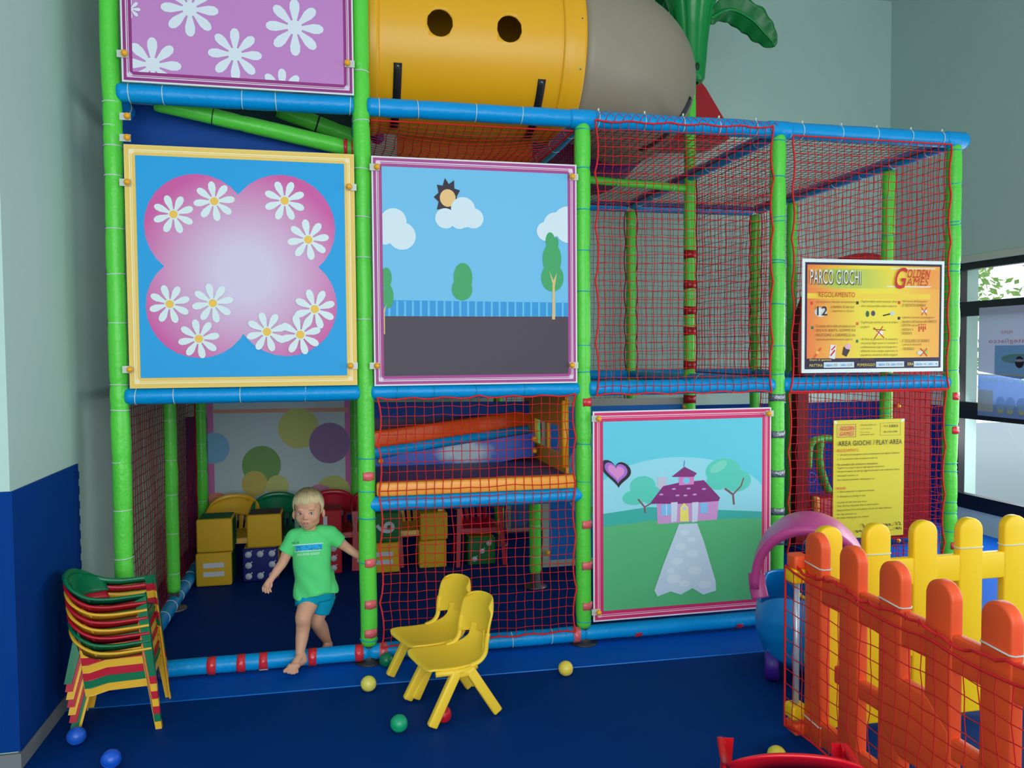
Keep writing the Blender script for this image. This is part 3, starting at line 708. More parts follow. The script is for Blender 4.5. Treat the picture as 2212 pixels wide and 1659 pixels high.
A.circ(*f(.855, .545), .02, .009, (215, 225, 230)); Lp([(.835, .51), (.875, .58)], .005, RED); Lp([(.835, .58), (.875, .51)], .005, RED)
for k in range(4): Lp([(.82+k*.015, .36+.02*(k % 2)), (.82+k*.015, .41)], .007, RED); A.circ(*f(.82+k*.015, .425), .004, .004, RED)
A.circ(*f(.83, .17), .022, .012, (205, 215, 205)); A.circ(*f(.87, .18), .016, .016, (180, 190, 60)); Lp([(.83, .14), (.88, .21)], .006, RED); Lp([(.83, .21), (.88, .14)], .006, RED)
A.line([f(.61, .925), f(.93, .93)], .006, SWH); A.line([f(.585, .765), f(.9, .765)], .006, SWH)
A.build('print', th)
mb = MB(); zt_ = .0105
def wr(t, u, v, wd, h=None, mi=0, bold=.0, shear=0):
    global zt_; zt_ += .00003; write(mb, A, t, u*SW, v*SH, 1, mi, wd*SW, h*SH if h else None, zt_, shear, bold*.45)
wr('PARCO GIOCHI', .052, .772, .345, .125, 0, .0)
wr('PARCO GIOCHI', .048, .78, .345, .125, 1, .0)
wr('G', .635, .745, .09, .19, 3, .02, .3); wr('OLDEN', .725, .845, .165, .075, 3, .02, .3); wr('AMES', .715, .775, .165, .07, 3, .02, .3)
wr('REGOLAMENTO', .105, .665, .25, .045, 3, .03)
wr('12', .095, .505, .07, .08, 0, .03)
rows = [(.09, .61, .27, "L'area gioco e riservata esclusivamente"), (.19, .57, .16, 'a bambini di eta non'), (.2, .53, .15, 'superiore ai 12 anni'),
 (.09, .40, .27, "E vietato salire sulle attrezzature con"), (.09, .36, .27, 'GELATI, BIBITE, GOMME DA'), (.09, .32, .27, 'MASTICARE o CARAMELLE che'), (.09, .28, .25, 'usurando potrebbero essere ingerite'),
 (.4, .615, .27, 'Togliere dalle tasche monete, chiavi o'), (.4, .575, .25, 'altro che potrebbe andare smarrito'), (.4, .43, .26, 'Togliere gli occhiali prima di andare'), (.4, .39, .06, 'ai giochi'),
 (.4, .28, .26, 'Al fine di garantire la massima'), (.4, .245, .26, 'sicurezza degli utenti si richiede la'), (.4, .21, .26, 'collaborazione degli accompagnatori'), (.4, .175, .26, 'affinche non venga superata la'), (.4, .14, .26, 'capienza massima della singola'), (.4, .105, .09, 'attrezzatura'),
 (.69, .62, .18, "All'interno dell'area gioco"), (.69, .585, .17, 'E VIETATO FUMARE'), (.69, .475, .24, 'I genitori possono accompagnare i'), (.69, .44, .25, "bambini all'interno del PARCO"), (.69, .405, .12, 'GIOCHI, ma non'), (.69, .37, .08, 'utilizzare le'), (.69, .335, .07, 'strutture'),
 (.69, .265, .2, 'E TOGLIERSI LE SCARPE'), (.7, .23, .13, 'prima di salire sulle'), (.7, .195, .08, 'attrezzature')]
for u, v, wd, t in rows: wr(t, u, v, wd, .026, 2, 0, .3)
wr('Orario di apertura:', .045, .102, .15, .022, 4, .02); wr('MATTINA', .045, .055, .09, .024, 4, .02); wr('POMERIGGIO', .375, .055, .125, .024, 4, .02); wr('SERA', .73, .058, .043, .024, 4, .02)
for u in (.16, .525, .795): wr('dalle', u, .058, .042, .022, 5, .02)
for u in (.265, .615, .885): wr('alle', u, .058, .03, .022, 5, .02)
wr('10', .215, .058, .02, .022, 2); wr('12.45', .305, .058, .035, .022, 2); wr('15', .58, .058, .02, .022, 2); wr('19.45', .655, .058, .04, .022, 2); wr('-', .85, .065, .012, None, 2); wr('-', .935, .065, .012, None, 2)
mb.build('lettering', [BLK, SWH, pm((120, 85, 35)), pm((200, 30, 35)), pm((240, 220, 90)), pm((60, 140, 205))], th, fix=False)
# plain yellow sign
c0 = at(1799, 1165, 'y', YS); c1 = at(1954, 904, 'y', YS); SW, SH = c1.x-c0.x, c1.z-c0.z
YEL = mat('sign_yellow', (222, 205, 45), .5)
A, th = board('rule_sign', 'plain yellow AREA GIOCHI / PLAY AREA sign hung on the lower right net', c0, SW, SH, 'sign', .004, m=YEL)
A.rect(.005*4, SH*.855, SW*.31, SH*.965, (150, 130, 50)); A.rect(.022, SH*.86, SW*.30, SH*.96, (225, 190, 90))
for a, b, c, d in ((.65, .965, .94, .967), (.65, .86, .94, .862)): A.rect(a*SW, b*SH, c*SW, d*SH, (90, 85, 40))
for a in (.65, .938): A.rect(a*SW, .86*SH, a*SW+.0015, .967*SH, (90, 85, 40))
A.circ(.012, SH-.012, .011, .008, SWH, -.6); A.circ(SW-.012, SH-.01, .014, .008, SWH, .5)
A.build('print', th); mb = MB(); zt_ = .0105
def wr(t, u, v, wd, h=None, mi=0, bold=.0, shear=0):
    global zt_; zt_ += .00003; write(mb, A, t, u*SW, v*SH, 1, mi, wd*SW, h*SH if h else None, zt_, shear, bold*.45)
wr('GOLDEN', .08, .915, .2, .035, 1, .03, .3); wr('GAMES', .07, .87, .2, .035, 1, .03, .3)
wr('GOLDEN GAMES S.R.L.', .36, .95, .23, .012, 0, .02); wr('Via e indirizzo', .36, .92, .16, .01); wr('Tel. e Fax', .36, .89, .13, .01); wr('www', .36, .87, .2, .008)
wr('Mod.', .69, .935, .06, .014, 0, .02); wr('1003', .77, .93, .12, .022, 0, .03); wr('EN 1176-1:1998', .69, .885, .19, .016, 0, .03)
wr('AREA GIOCHI / PLAY AREA', .05, .785, .9, .042, 0, .012)
wr('REGOLAMENTO', .035, .735, .3, .024, 1, .03); wr('RULES', .04, .42, .12, .02, 1, .03)
for v, wd, t in ((.70, .88, '1 - Un adulto accompagnatore deve costantemente sorvegliare il bambino'), (.665, .56, "2 - E' severamente vietato arrampicarsi sulle reti"), (.62, .57, 'Per accedere alla struttura e necessario:'), (.59, .66, 'Togliersi le scarpe e riporle negli appositi contenitori'),
  (.56, .88, 'Vuotare le tasche da tutti gli oggetti personali e non indossare collane'), (.525, .3, 'fermacapelli, braccialetti, ecc.'), (.49, .53, 'Non masticare caramelle, chewing gum, ecc.'), (.39, .52, '1 - Adult supervision is required at all times'), (.35, .4, '2 - Absolutely no climbing on nets.'),
  (.3, .42, 'To play on the unit you must:'), (.27, .59, 'Take off shoes and place them in shoe holders.'), (.235, .78, 'Empty pockets of all small objects and do not wear necklaces,'), (.2, .28, 'hair clips, bracelets, etc.'), (.17, .45, 'No candy, chewing gum, etc. allowed.')):
    wr(t, .04, v, wd, .019, 0, .012)
wr('3 anni max. 12', .38, .09, .58, .03, 0, .03, -.4); wr('peso max 7 ... 40', .3, .045, .66, .03, 0, .03, -.4)
mb.build('lettering', [pm((58, 52, 30)), pm((215, 55, 45))], th, fix=False)

# ------------------------------------------------------------------ tunnel tube
TY = mat('tube_yellow', (238, 172, 20), .38, .5, var=.03, vscale=2); TT = mat('tube_tan', (150, 138, 118), .45)
BLKP = mat('black_strap', (22, 24, 28), .5)
TR, TYc, TZ = .475, .575, 3.46
tt = thing('tunnel_tube', 'wide yellow plastic crawl tube with a tan elbow, on top of the frame', 'tunnel tube', (1.25, TYc, TZ-TR))
mb = MB(); hx = [at(950, 50, 'y', TYc-TR), at(1100, 63, 'y', TYc-TR)]
nx, na = 84, 96; xs = [1.24+(2.42-1.24)*i/nx for i in range(nx+1)]
def tp(x, a, r=TR): return V((x, TYc-r*math.cos(a), TZ+r*math.sin(a)))
vs = []; idx = {}
mbv = [tp(x, 2*PI*j/na) for x in xs for j in range(na)]; hr = .071
fs = []
def inside(p): return any(p.y < TYc and (p.x-h.x)**2+(p.z-h.z)**2 < hr*hr for h in hx)
for i in range(nx):
    for j in range(na):
        q = [i*na+j, i*na+(j+1) % na, (i+1)*na+(j+1) % na, (i+1)*na+j]
        if not all(inside(mbv[k]) for k in q): fs.append(q)
for k, p in enumerate(mbv):      # snap to round edge
    for h in hx:
        if p.y < TYc:
            d = math.hypot(p.x-h.x, p.z-h.z)
            if d < hr and d > 0:
                s_ = hr/d; nx_, nz_ = h.x+(p.x-h.x)*s_, h.z+(p.z-h.z)*s_
                mbv[k] = V((nx_, TYc-math.sqrt(max(0, TR*TR-(nz_-TZ)**2)), nz_))
mb.add(mbv, fs); t1 = mb.build('tube_section', TY, tt, fix=True); solid(t1, .012, 1)
mb = MB()
for x in (1.3, 2.435): 
    mb.tube([(x-.006, TYc, TZ), (x+.0, TYc, TZ)], .001, 4)
mb = MB()
mb.grid(lambda u, v: tp(2.33+.13*u, 2*PI*v, TR+.008+.006*(1 if u > .25 else 0)), 8, 96); fl = mb.build('flange', TY, tt); solid(fl, .012, 1)
mb = MB(); mb.grid(lambda u, v: tp(1.235+.07*u, 2*PI*v, TR+.01), 3, 96); fl2 = mb.build('flange', TY, tt); solid(fl2, .012, 1)
for p in ((2.43, .12), (2.43, -.42), (2.43, .7), (2.43, -1.0)):
    q = tp(p[0], p[1], TR+.016); mb = MB(); mb.ell(q, .012, nu=10, nv=6); mb.build('bolt', STEEL, fl)
# elbow bending to the back
EB = .56
def elb(u, v, r=TR):
    th_ = u*PI/2; a = 2*PI*v; cx, cy = 2.46, TYc+EB
    c = V((cx+EB*math.sin(th_), cy-EB*math.cos(th_), TZ)); out = V((math.sin(th_), -math.cos(th_), 0))
    return c+out*r*math.cos(a)+V((0, 0, r*math.sin(a)))
mb = MB(); mb.grid(elb, 28, 64); e_ = mb.build('elbow_section', TT, tt); solid(e_, .012, 1)
def strap(parent, fn, a0, a1, name='strap'):
    mb = MB(); n = 14
    L_, R_ = [], []
    mb.grid(lambda u, v: fn(v, a0+(a1-a0)*u), n, 2); o = mb.build(name, BLKP, parent); solid(o, .008, 1)
    mb = MB(); p = fn(.5, a0-.04 if a1 < a0 else a0+.04); mb.ell(p+V((0, -.006, 0)), .010, nu=10, nv=6); mb.build('bolt', STEEL, o); return o
for px, py in ((859, 135), (1171, 168)):
    p = at(px, py, 'y', .16); a0 = math.asin(max(-1, min(1, (p.z-TZ)/TR)))
    strap(tt, lambda v, a, X=p.x: tp(X-.022+.044*v, a, TR+.012), a0, a0-.95)
strap(tt, lambda v, a: elb(.62+.05*v, a/(2*PI), TR+.012), -.35, -1.3)
# purple and red tube ends going down behind
mb = MB(); PUR = mat('purple_plastic', (85, 60, 150), .4)
pts = [(3.02, 1.14, TZ), (3.02, 1.5, TZ-.02), (3.0, 1.95, TZ-.1)]
mb.tube(pts, TR*.98, 40, cap=False); o = mb.build('purple_section', PUR, tt); solid(o, .01)
# red cone of the slide behind
RCH = mat('slide_red', (175, 22, 32), .4)
rs = thing('slide_hood', 'dark red sloping plastic hood behind the palm pole', 'slide hood', at(1490, 262, 'y', 2.1))
mb = MB(); ap = at(1455, 130, 'y', 2.1)
q = [at(1440, 275, 'y', 2.1), at(1470, 150, 'y', 2.1), at(1500, 158, 'y', 2.1), at(1525, 190, 'y', 2.1), at(1575, 275, 'y', 2.1), at(1575, 300, 'y', 2.1), at(1440, 300, 'y', 2.1)]
mb.prism(q, (0, .5, 0)); mb.build('hood', RCH, rs)
mb = MB(); q = [at(1440, 262, 'y', 1.95), at(1462, 215, 'y', 1.95), at(1468, 262, 'y', 1.95)]; mb.prism(q, (0, .06, 0)); mb.build('lip', B_DARK, rs)

# ------------------------------------------------------------------ palm crown
PG = mat('palm_green', (12, 138, 62), .3, .5); PGD = mat('palm_green_leaf', (8, 112, 48), .4)
pc = thing('palm_crown', 'dark green plastic palm tree crown with drooping leaves, on the tall middle post', 'palm tree', (3.6, 1.2, 3.6))
mb = MB(); prof = [(.05, 3.60), (.075, 3.605), (.095, 3.63), (.1, 3.7), (.108, 3.85), (.125, 4.0), (.15, 4.12), (.2, 4.28), (.27, 4.42), (.36, 4.52)]
n = 72
def pr(u, v):
    k = u*(len(prof)-1); i = min(int(k), len(prof)-2); t = k-i; r = prof[i][0]*(1-t)+prof[i+1][0]*t; z = prof[i][1]*(1-t)+prof[i+1][1]*t
    a = 2*PI*v; rg = max(0, min(1, (z-3.68)/.12)); r *= 1+.10*rg*(abs(math.sin(a*4.0))**.5-.6)
    return V((3.6+.012+r*math.cos(a), 1.2+r*math.sin(a), z))
mb.grid(pr, 40, n); trk = mb.build('trunk', PG, pc)
mb = MB(); mb.ell((3.612, 1.2-.1, 3.69), (.016, .008, .028)); mb.build('bolt_hole', mat('dark_green', (4, 50, 25), .6), trk)
def leaf(path, wd, seed=0, tilt=0):
    mb = MB(); P = catmull(path, 8); n = len(P)-1; wv = V((0, -1, .25)).normalized()
    def fn(u, v):
        k = u*n; i = min(int(k), n-1); c = P[i].lerp(P[i+1], k-i); t = (P[min(i+1, n)]-P[max(i-1, 0)]).normalized()
        side = t.cross(V((0, 1, 0))).normalized(); side = (side*.72+V((0, -.7, 0))).normalized(); nn = t.cross(side)
        w_ = wd*(math.sin(PI*min(1, u*.93+.07))**.6)*(1+.05*math.sin(u*38))
        s_ = (v-.5)*2
        return c+side*s_*w_+nn*(-.25*w_*abs(s_)+.012*math.sin(u*30)*abs(s_)) 
    mb.grid(fn, 44, 12); o = mb.build('leaf', PGD, pc); solid(o, .008)
    mb = MB(); mb.tube([p+V((0, -.012, .0)) for p in P[:-3]], [.012*(1-.6*i/len(P)) for i in range(len(P)-3)], 6); mb.build('midrib', PG, o)
lp = lambda x, y, Y=1.15: at(x, y, 'y', Y)
leaf([lp(1535, 40), lp(1575, 22), lp(1620, 42), lp(1652, 75), lp(1674, 100)], .105)
leaf([lp(1450, 42, 1.3), lp(1425, 30, 1.3), lp(1395, 30, 1.3), lp(1375, 42, 1.35)], .07)
leaf([V((3.6, 1.3, 4.3)), V((3.6, 1.55, 4.42)), V((3.6, 1.8, 4.3)), V((3.6, 1.95, 4.1))], .09)
leaf([V((3.68, 1.1, 4.35)), V((3.95, .85, 4.5)), V((4.1, .7, 4.4)), V((4.15, .65, 4.3))], .09)
leaf([V((3.5, 1.1, 4.35)), V((3.3, .95, 4.55)), V((3.1, .8, 4.5))], .09)
OP = mat('orange_board', (228, 130, 35), .45)
q = [at(x, y, 'y', 1.25) for x, y in ((858, 240), (1150, 240), (1150, 420), (858, 420))]
mb = MB(); mb.prism(q, (0, .03, 0)); o = mb.build('side_board', OP, None); tag(o, 'orange board behind the sagging net, under the yellow tube', 'board')
p = at(843, 300, 'y', 1.1); puffy('post', (p.x, 1.1, 1.5), (p.x, 1.1, 2.9), .04, G_POST, [1.1, 1.3], 'short post left of the orange board behind the sagging net')
p = at(1178, 300, 'y', 1.15); puffy('post', (p.x, 1.15, 1.5), (p.x, 1.15, 2.9), .04, G_POST, [1.1, 1.3], 'short post right of the orange board behind the sagging net')
p = at(815, 296, 'y', .9); mb = MB(); mb.ell(p, .045); o = mb.build('hanging_ball', PUR); origin_to(o, p); tag(o, 'small purple ball hanging behind the net beside the left post', 'ball')
# ------------------------------------------------------------------ slide and step in the lower second bay
ORG = mat('orange_vinyl', (250, 165, 60), .35, .5, bump=.15, bscale=25); ORD = mat('deep_orange_vinyl', (238, 90, 30), .3, .5, bump=.5, bscale=14)
PURV = mat('purple_vinyl', (80, 62, 110), .5); YP_ = mat('yellow_board', (232, 160, 25), .45)
st = thing('foam_step', 'padded step with light orange front edge and purple top, on the extra blue beam', 'step', (1.8, .03, .89))
mb = MB(); mb.rbox((1.8, .0, .93), (1.1, .07, .075), .015); mb.build('front_edge', ORG, st)
mb = MB(); mb.rbox((1.8, .57, .935), (1.1, 1.06, .05), .01); mb.build('step_top', PURV, st)
sl = thing('ramp', 'deep orange foam rail on a blue padded bar, sloping behind the red net', 'ramp', at(815, 945, 'y', .55))
a, b = at(800, 950, 'y', .6), at(1150, 900, 'y', 1.02)
mb = MB(); d = (b-a); R = Matrix((d.normalized(), V((0, 1, 0)).cross(d.normalized()).cross(d.normalized())*-1, V((0, 1, 0)))).transposed()
zz = d.normalized().cross(V((0, 1, 0))).normalized()*-1
R = Matrix((d.normalized(), zz.cross(d.normalized()), zz)).transposed()
mb.rbox((a+b)/2, (d.length, .08, .105), .02, R); mb.build('rail', ORD, sl)
a, b = at(800, 977, 'y', .62), at(1145, 930, 'y', 1.02)
puffy('bar', a, b, .045, B_BEAM, [.28, .6], None, sl)
q = [at(805, 990, 'y', .66), at(1155, 935, 'y', .66), at(1155, 985, 'y', .66), at(1000, 1012, 'y', .66), at(870, 1040, 'y', .66), at(805, 1046, 'y', .66)]
sb = bpy.data.materials.new('pale_patch_blue'); sb.use_nodes = True; nt = sb.node_tree; bs = nt.nodes['Principled BSDF']; bs.inputs['Roughness'].default_value = .35  # blue with a soft-edged pale patch around one point
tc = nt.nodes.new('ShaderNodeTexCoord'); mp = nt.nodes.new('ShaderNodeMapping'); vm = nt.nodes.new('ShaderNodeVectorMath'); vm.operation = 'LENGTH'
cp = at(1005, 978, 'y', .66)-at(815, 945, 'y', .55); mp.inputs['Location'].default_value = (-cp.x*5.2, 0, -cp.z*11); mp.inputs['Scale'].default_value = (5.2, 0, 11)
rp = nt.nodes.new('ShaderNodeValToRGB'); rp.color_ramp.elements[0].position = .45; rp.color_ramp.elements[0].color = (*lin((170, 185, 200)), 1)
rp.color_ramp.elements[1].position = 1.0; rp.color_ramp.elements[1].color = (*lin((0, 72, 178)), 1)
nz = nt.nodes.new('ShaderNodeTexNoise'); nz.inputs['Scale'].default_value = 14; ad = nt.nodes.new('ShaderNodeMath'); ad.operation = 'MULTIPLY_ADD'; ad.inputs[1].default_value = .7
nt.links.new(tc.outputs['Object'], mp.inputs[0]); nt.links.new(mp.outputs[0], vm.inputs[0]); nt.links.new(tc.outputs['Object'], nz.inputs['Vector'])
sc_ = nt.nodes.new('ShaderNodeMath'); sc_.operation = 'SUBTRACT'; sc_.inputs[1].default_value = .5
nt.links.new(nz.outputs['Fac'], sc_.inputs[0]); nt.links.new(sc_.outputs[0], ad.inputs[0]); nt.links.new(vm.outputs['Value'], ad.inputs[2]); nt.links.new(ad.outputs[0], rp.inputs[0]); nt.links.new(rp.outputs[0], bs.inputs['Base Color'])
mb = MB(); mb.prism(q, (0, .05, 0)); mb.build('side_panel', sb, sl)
q = [at(x, y, 'y', .95) for x, y in ((800, 870), (1148, 868), (1148, 895), (800, 905))]
mb = MB(); mb.prism(q, (0, .04, 0)); mb.build('upper_panel', mat('royal_board', (0, 66, 150), .55, .2), sl)
q = [at(x, y, 'y', 1.1) for x, y in ((800, 890), (1160, 880), (1160, 1040), (800, 1050))]
mb = MB(); mb.prism(q, (0, .03, 0)); mb.build('back_panel', PURV, sl)
for x, y in ((822, 996), (822, 1036), (1153, 948), (1155, 974)):
    p = at(x, y, 'y', .64); mb = MB(); mb.ell(p, .017, nu=12, nv=8); mb.build('knob', KNOB, sl)
# yellow board with openings on the right side of that bay
yb = thing('side_board', 'yellow board with square openings, right of the orange rail behind the net', 'board', (2.34, .1, .9))
mb = MB(); x = 2.33
def yz(y0, y1, z0, z1): mb.box((x, (y0+y1)/2, (z0+z1)/2), (.02, y1-y0, z1-z0))
yz(.08, 1.1, 1.33, 1.42); yz(.08, .22, .96, 1.33); yz(.22, .8, 1.22, 1.33); yz(.22, .8, .96, 1.06); yz(.8, 1.1, .96, 1.33); yz(.48, .54, 1.06, 1.22)
mb.build('board', YP_, yb)
mb = MB(); mb.tube([(2.31, .05, 1.0), (2.31, .05, 1.38)], .02, 10); mb.build('edge_roll', YP_, yb)

# framed panels seen behind
_fp = at(1172, 1226, 'y', 1.22)
A, th = board('framed_panel', 'silver framed blue panel with a pale circle, behind the house panel', _fp, at(1487, 880, 'y', 1.22).x-_fp.x, at(1487, 858, 'y', 1.22).z-_fp.z, m=mat('silver_frame', (165, 165, 160), .4, metal=.3))
A.rect(0, 0, A.W, A.H, (160, 162, 155)); A.rect(.05, .05, A.W-.05, A.H-.05, (0, 105, 190)); A.circ(.5, .62, .33, .36, (110, 170, 210)); A.poly([(.3, .45), (.5, .75), (.62, .3), (.48, .25)], (120, 165, 95)); A.circ(.35, .62, .14, .2, (140, 190, 220))
A.build('print', th); mb = MB(); mb.ell(at(1183, 1194, 'y', 1.2), .018); mb.build('knob', KNOB, th); 
mb = MB(); mb.ell(at(1479, 879, 'y', 1.2), .018); mb.build('knob', KNOB, th)
p0, p1 = at(1092, 1152, 'y', 2.46), at(1152, 1085, 'y', 2.46)
A, th = board('framed_panel', 'small grey framed blue panel low at the back, left of the centre post', (p0.x, 2.46, p0.z), p1.x-p0.x+.3, 1.0, m=mat('silver_frame', (165, 165, 160), .4))
A.rect(0, 0, A.W, A.H, (140, 150, 155)); A.rect(.05, .04, A.W, A.H, (40, 95, 130)); A.circ(.14, .15, .08, .1, (30, 110, 170)); A.build('print', th)

# red padded arch and things in the right bay
RP = mat('red_pad', (112, 8, 18), .5, .2, bump=.2, bscale=10)
ar = thing('padded_arch', 'dark red padded round-topped arch seen through the nets of the right bay', 'padded arch', at(1870, 1230, 'y', 1.5))
YA = 1.55
mb = MB()
pl, pr_ = at(1722, 1000, 'y', YA), at(2008, 1000, 'y', YA); ztop = at(1835, 545, 'y', YA).z
def archpts(x0, x1, zs, zt, n=20):
    c = (x0+x1)/2; R_ = (x1-x0)/2; return [(x0, .06)]+[(c-R_*math.cos(PI*k/n), zs+(zt-zs)*math.sin(PI*k/n)) for k in range(n+1)]+[(x1, .06)]
out = archpts(pl.x, pr_.x, 1.75, ztop); il, ir = at(1746, 1000, 'y', YA).x, at(1925, 1000, 'y', YA).x
inn = archpts(il, ir, 1.45, 1.62)
vs = [V((x, YA, z)) for x, z in out]+[V((x, YA, z)) for x, z in inn]; n = len(out)
vs += [v+V((0, .09, 0)) for v in vs]; fs = []
for i in range(n-1):
    fs += [(i, i+1, n+i+1, n+i), (2*n+i, 3*n+i, 3*n+i+1, 2*n+i+1), (i, 2*n+i, 2*n+i+1, i+1), (n+i, n+i+1, 3*n+i+1, 3*n+i)]
fs += [(0, n, 3*n, 2*n), (n-1, 3*n-1, 4*n-1, 2*n-1)]
mb.add(vs, fs, 0, False); mb.build('arch', RP, ar)
for x, y in ((1941, 877), (1941, 1168)):
    mb = MB(); mb.ell(at(x, y, 'y', 1.52), .018); k = mb.build('knob', KNOB, ar)
GT = mat('toy_green', (60, 175, 70), .4)
ts = thing('toy_slide', 'bright green plastic toy frame behind the yellow rule sign', 'toy', at(1770, 1230, 'y', 2.05))
P = catmull([at(x, y, 'y', 2.0) for x, y in ((1745, 1010), (1750, 960), (1775, 948), (1800, 950), (1830, 975))], 6)
mb = MB(); mb.tube(P, .05, 8, flat=(1, .6)); P = catmull([at(x, y, 'y', 2.0) for x, y in ((1772, 950), (1768, 990), (1780, 1040), (1790, 1062))], 6); mb.tube(P, .055, 8, flat=(1, .6)); mb.build('frame', GT, ts)
mb = MB(); c = at(1752, 1032, 'y', 1.98)
mb.tube([c+V((math.cos(a), 0, math.sin(a)))*.045 for a in (2*PI*k/16 for k in range(16))], .009, 6, closed=True); mb.build('steering_wheel', PUR, ts)
mb = MB(); mb.rbox(at(1790, 1130, 'y', 2.0), (.36, .25, .5), .03); mb.build('body', mat('toy_red', (170, 30, 40), .4), ts)
mb = MB(); mb.rbox(at(1762, 1090, 'y', 1.85), (.06, .06, .14), .02); mb.build('figure', mat('toy_orange', (200, 130, 50), .5), ts)

# ------------------------------------------------------------------ window poster (its print shows mirrored through the glass)
Yp0, Yp1 = at(2115, 780, 'x', RX-.005).y, at(2115, 780, 'x', RX-.005).y-1.15
zt, zb = at(2118, 665, 'x', RX-.005).z, at(2115, 897, 'x', RX-.005).z
A = Art((RX-.012, Yp0, zb), Yp0-Yp1, zt-zb, (0, -1, 0), (0, 0, 1)); A.N = V((-1, 0, 0))
_pm = pm
def pm(rgb):
    k = ('t',)+tuple(rgb)
    if k not in PRINT:
        m = bpy.data.materials.new('translucent_print'); m.use_nodes = True; nt = m.node_tree; b = nt.nodes['Principled BSDF']; b.inputs['Base Color'].default_value = (*lin(rgb), 1)
        t_ = nt.nodes.new('ShaderNodeBsdfTranslucent'); t_.inputs[0].default_value = (*lin(rgb), 1); x_ = nt.nodes.new('ShaderNodeMixShader'); x_.inputs[0].default_value = .55
        nt.links.new(b.outputs[0], x_.inputs[1]); nt.links.new(t_.outputs[0], x_.inputs[2]); nt.links.new(x_.outputs[0], nt.nodes['Material Output'].inputs[0]); PRINT[k] = m
    return PRINT[k]
th = thing('window_poster', 'pale blue drinks poster stuck on the window, its writing showing mirrored', 'poster', (RX-.01, Yp0, zb))
mb = MB(); mb.box((RX-.008, (Yp0+Yp1)/2, (zt+zb)/2), (.004, Yp0-Yp1, zt-zb)); mb.build('paper', pm((235, 238, 245)), th)
W_, H_ = A.W, A.H
A.rect(0, 0, W_, H_, (228, 236, 250)); A.rect(0, 0, W_, H_*.385, (135, 165, 205)); A.rect(0, H_*.375, W_, H_*.39, (205, 205, 170)); A.rect(.18, H_*.39, W_, H_*.65, (150, 198, 225))
A.circ(.42, H_*.53, .17, .04, (130, 190, 160)); A.circ(.44, H_*.525, .13, .025, (150, 198, 225)); A.circ(.44, H_*.5, .045, .05, (60, 55, 70)); A.circ(.44, H_*.515, .05, .012, (215, 225, 235))
A.rect(.0, .04, .17, H_*.24, (190, 200, 190)); 
for x in (.25, .35, .47, .6): A.circ(x, .07, .035, .035, (200, 200, 130)); A.circ(x, .12, .05, .06, (150, 190, 225))
A.build('print', th); mb = MB()
write(mb, A, 'CCA SUBITO E VINCI', .03, H_*.31, 1, 0, .75, H_*.045, .008, mirror=True)
write(mb, A, 'Cannotrategliacco', .12, H_*.66, 1, 1, .7, H_*.05, .008, mirror=True); write(mb, A, 'PREMIO', .25, H_*.75, 1, 1, .12, H_*.03, .008, mirror=True)
mb.build('lettering', [pm((175, 205, 190)), pm((215, 120, 140))], th, fix=False); pm = _pm

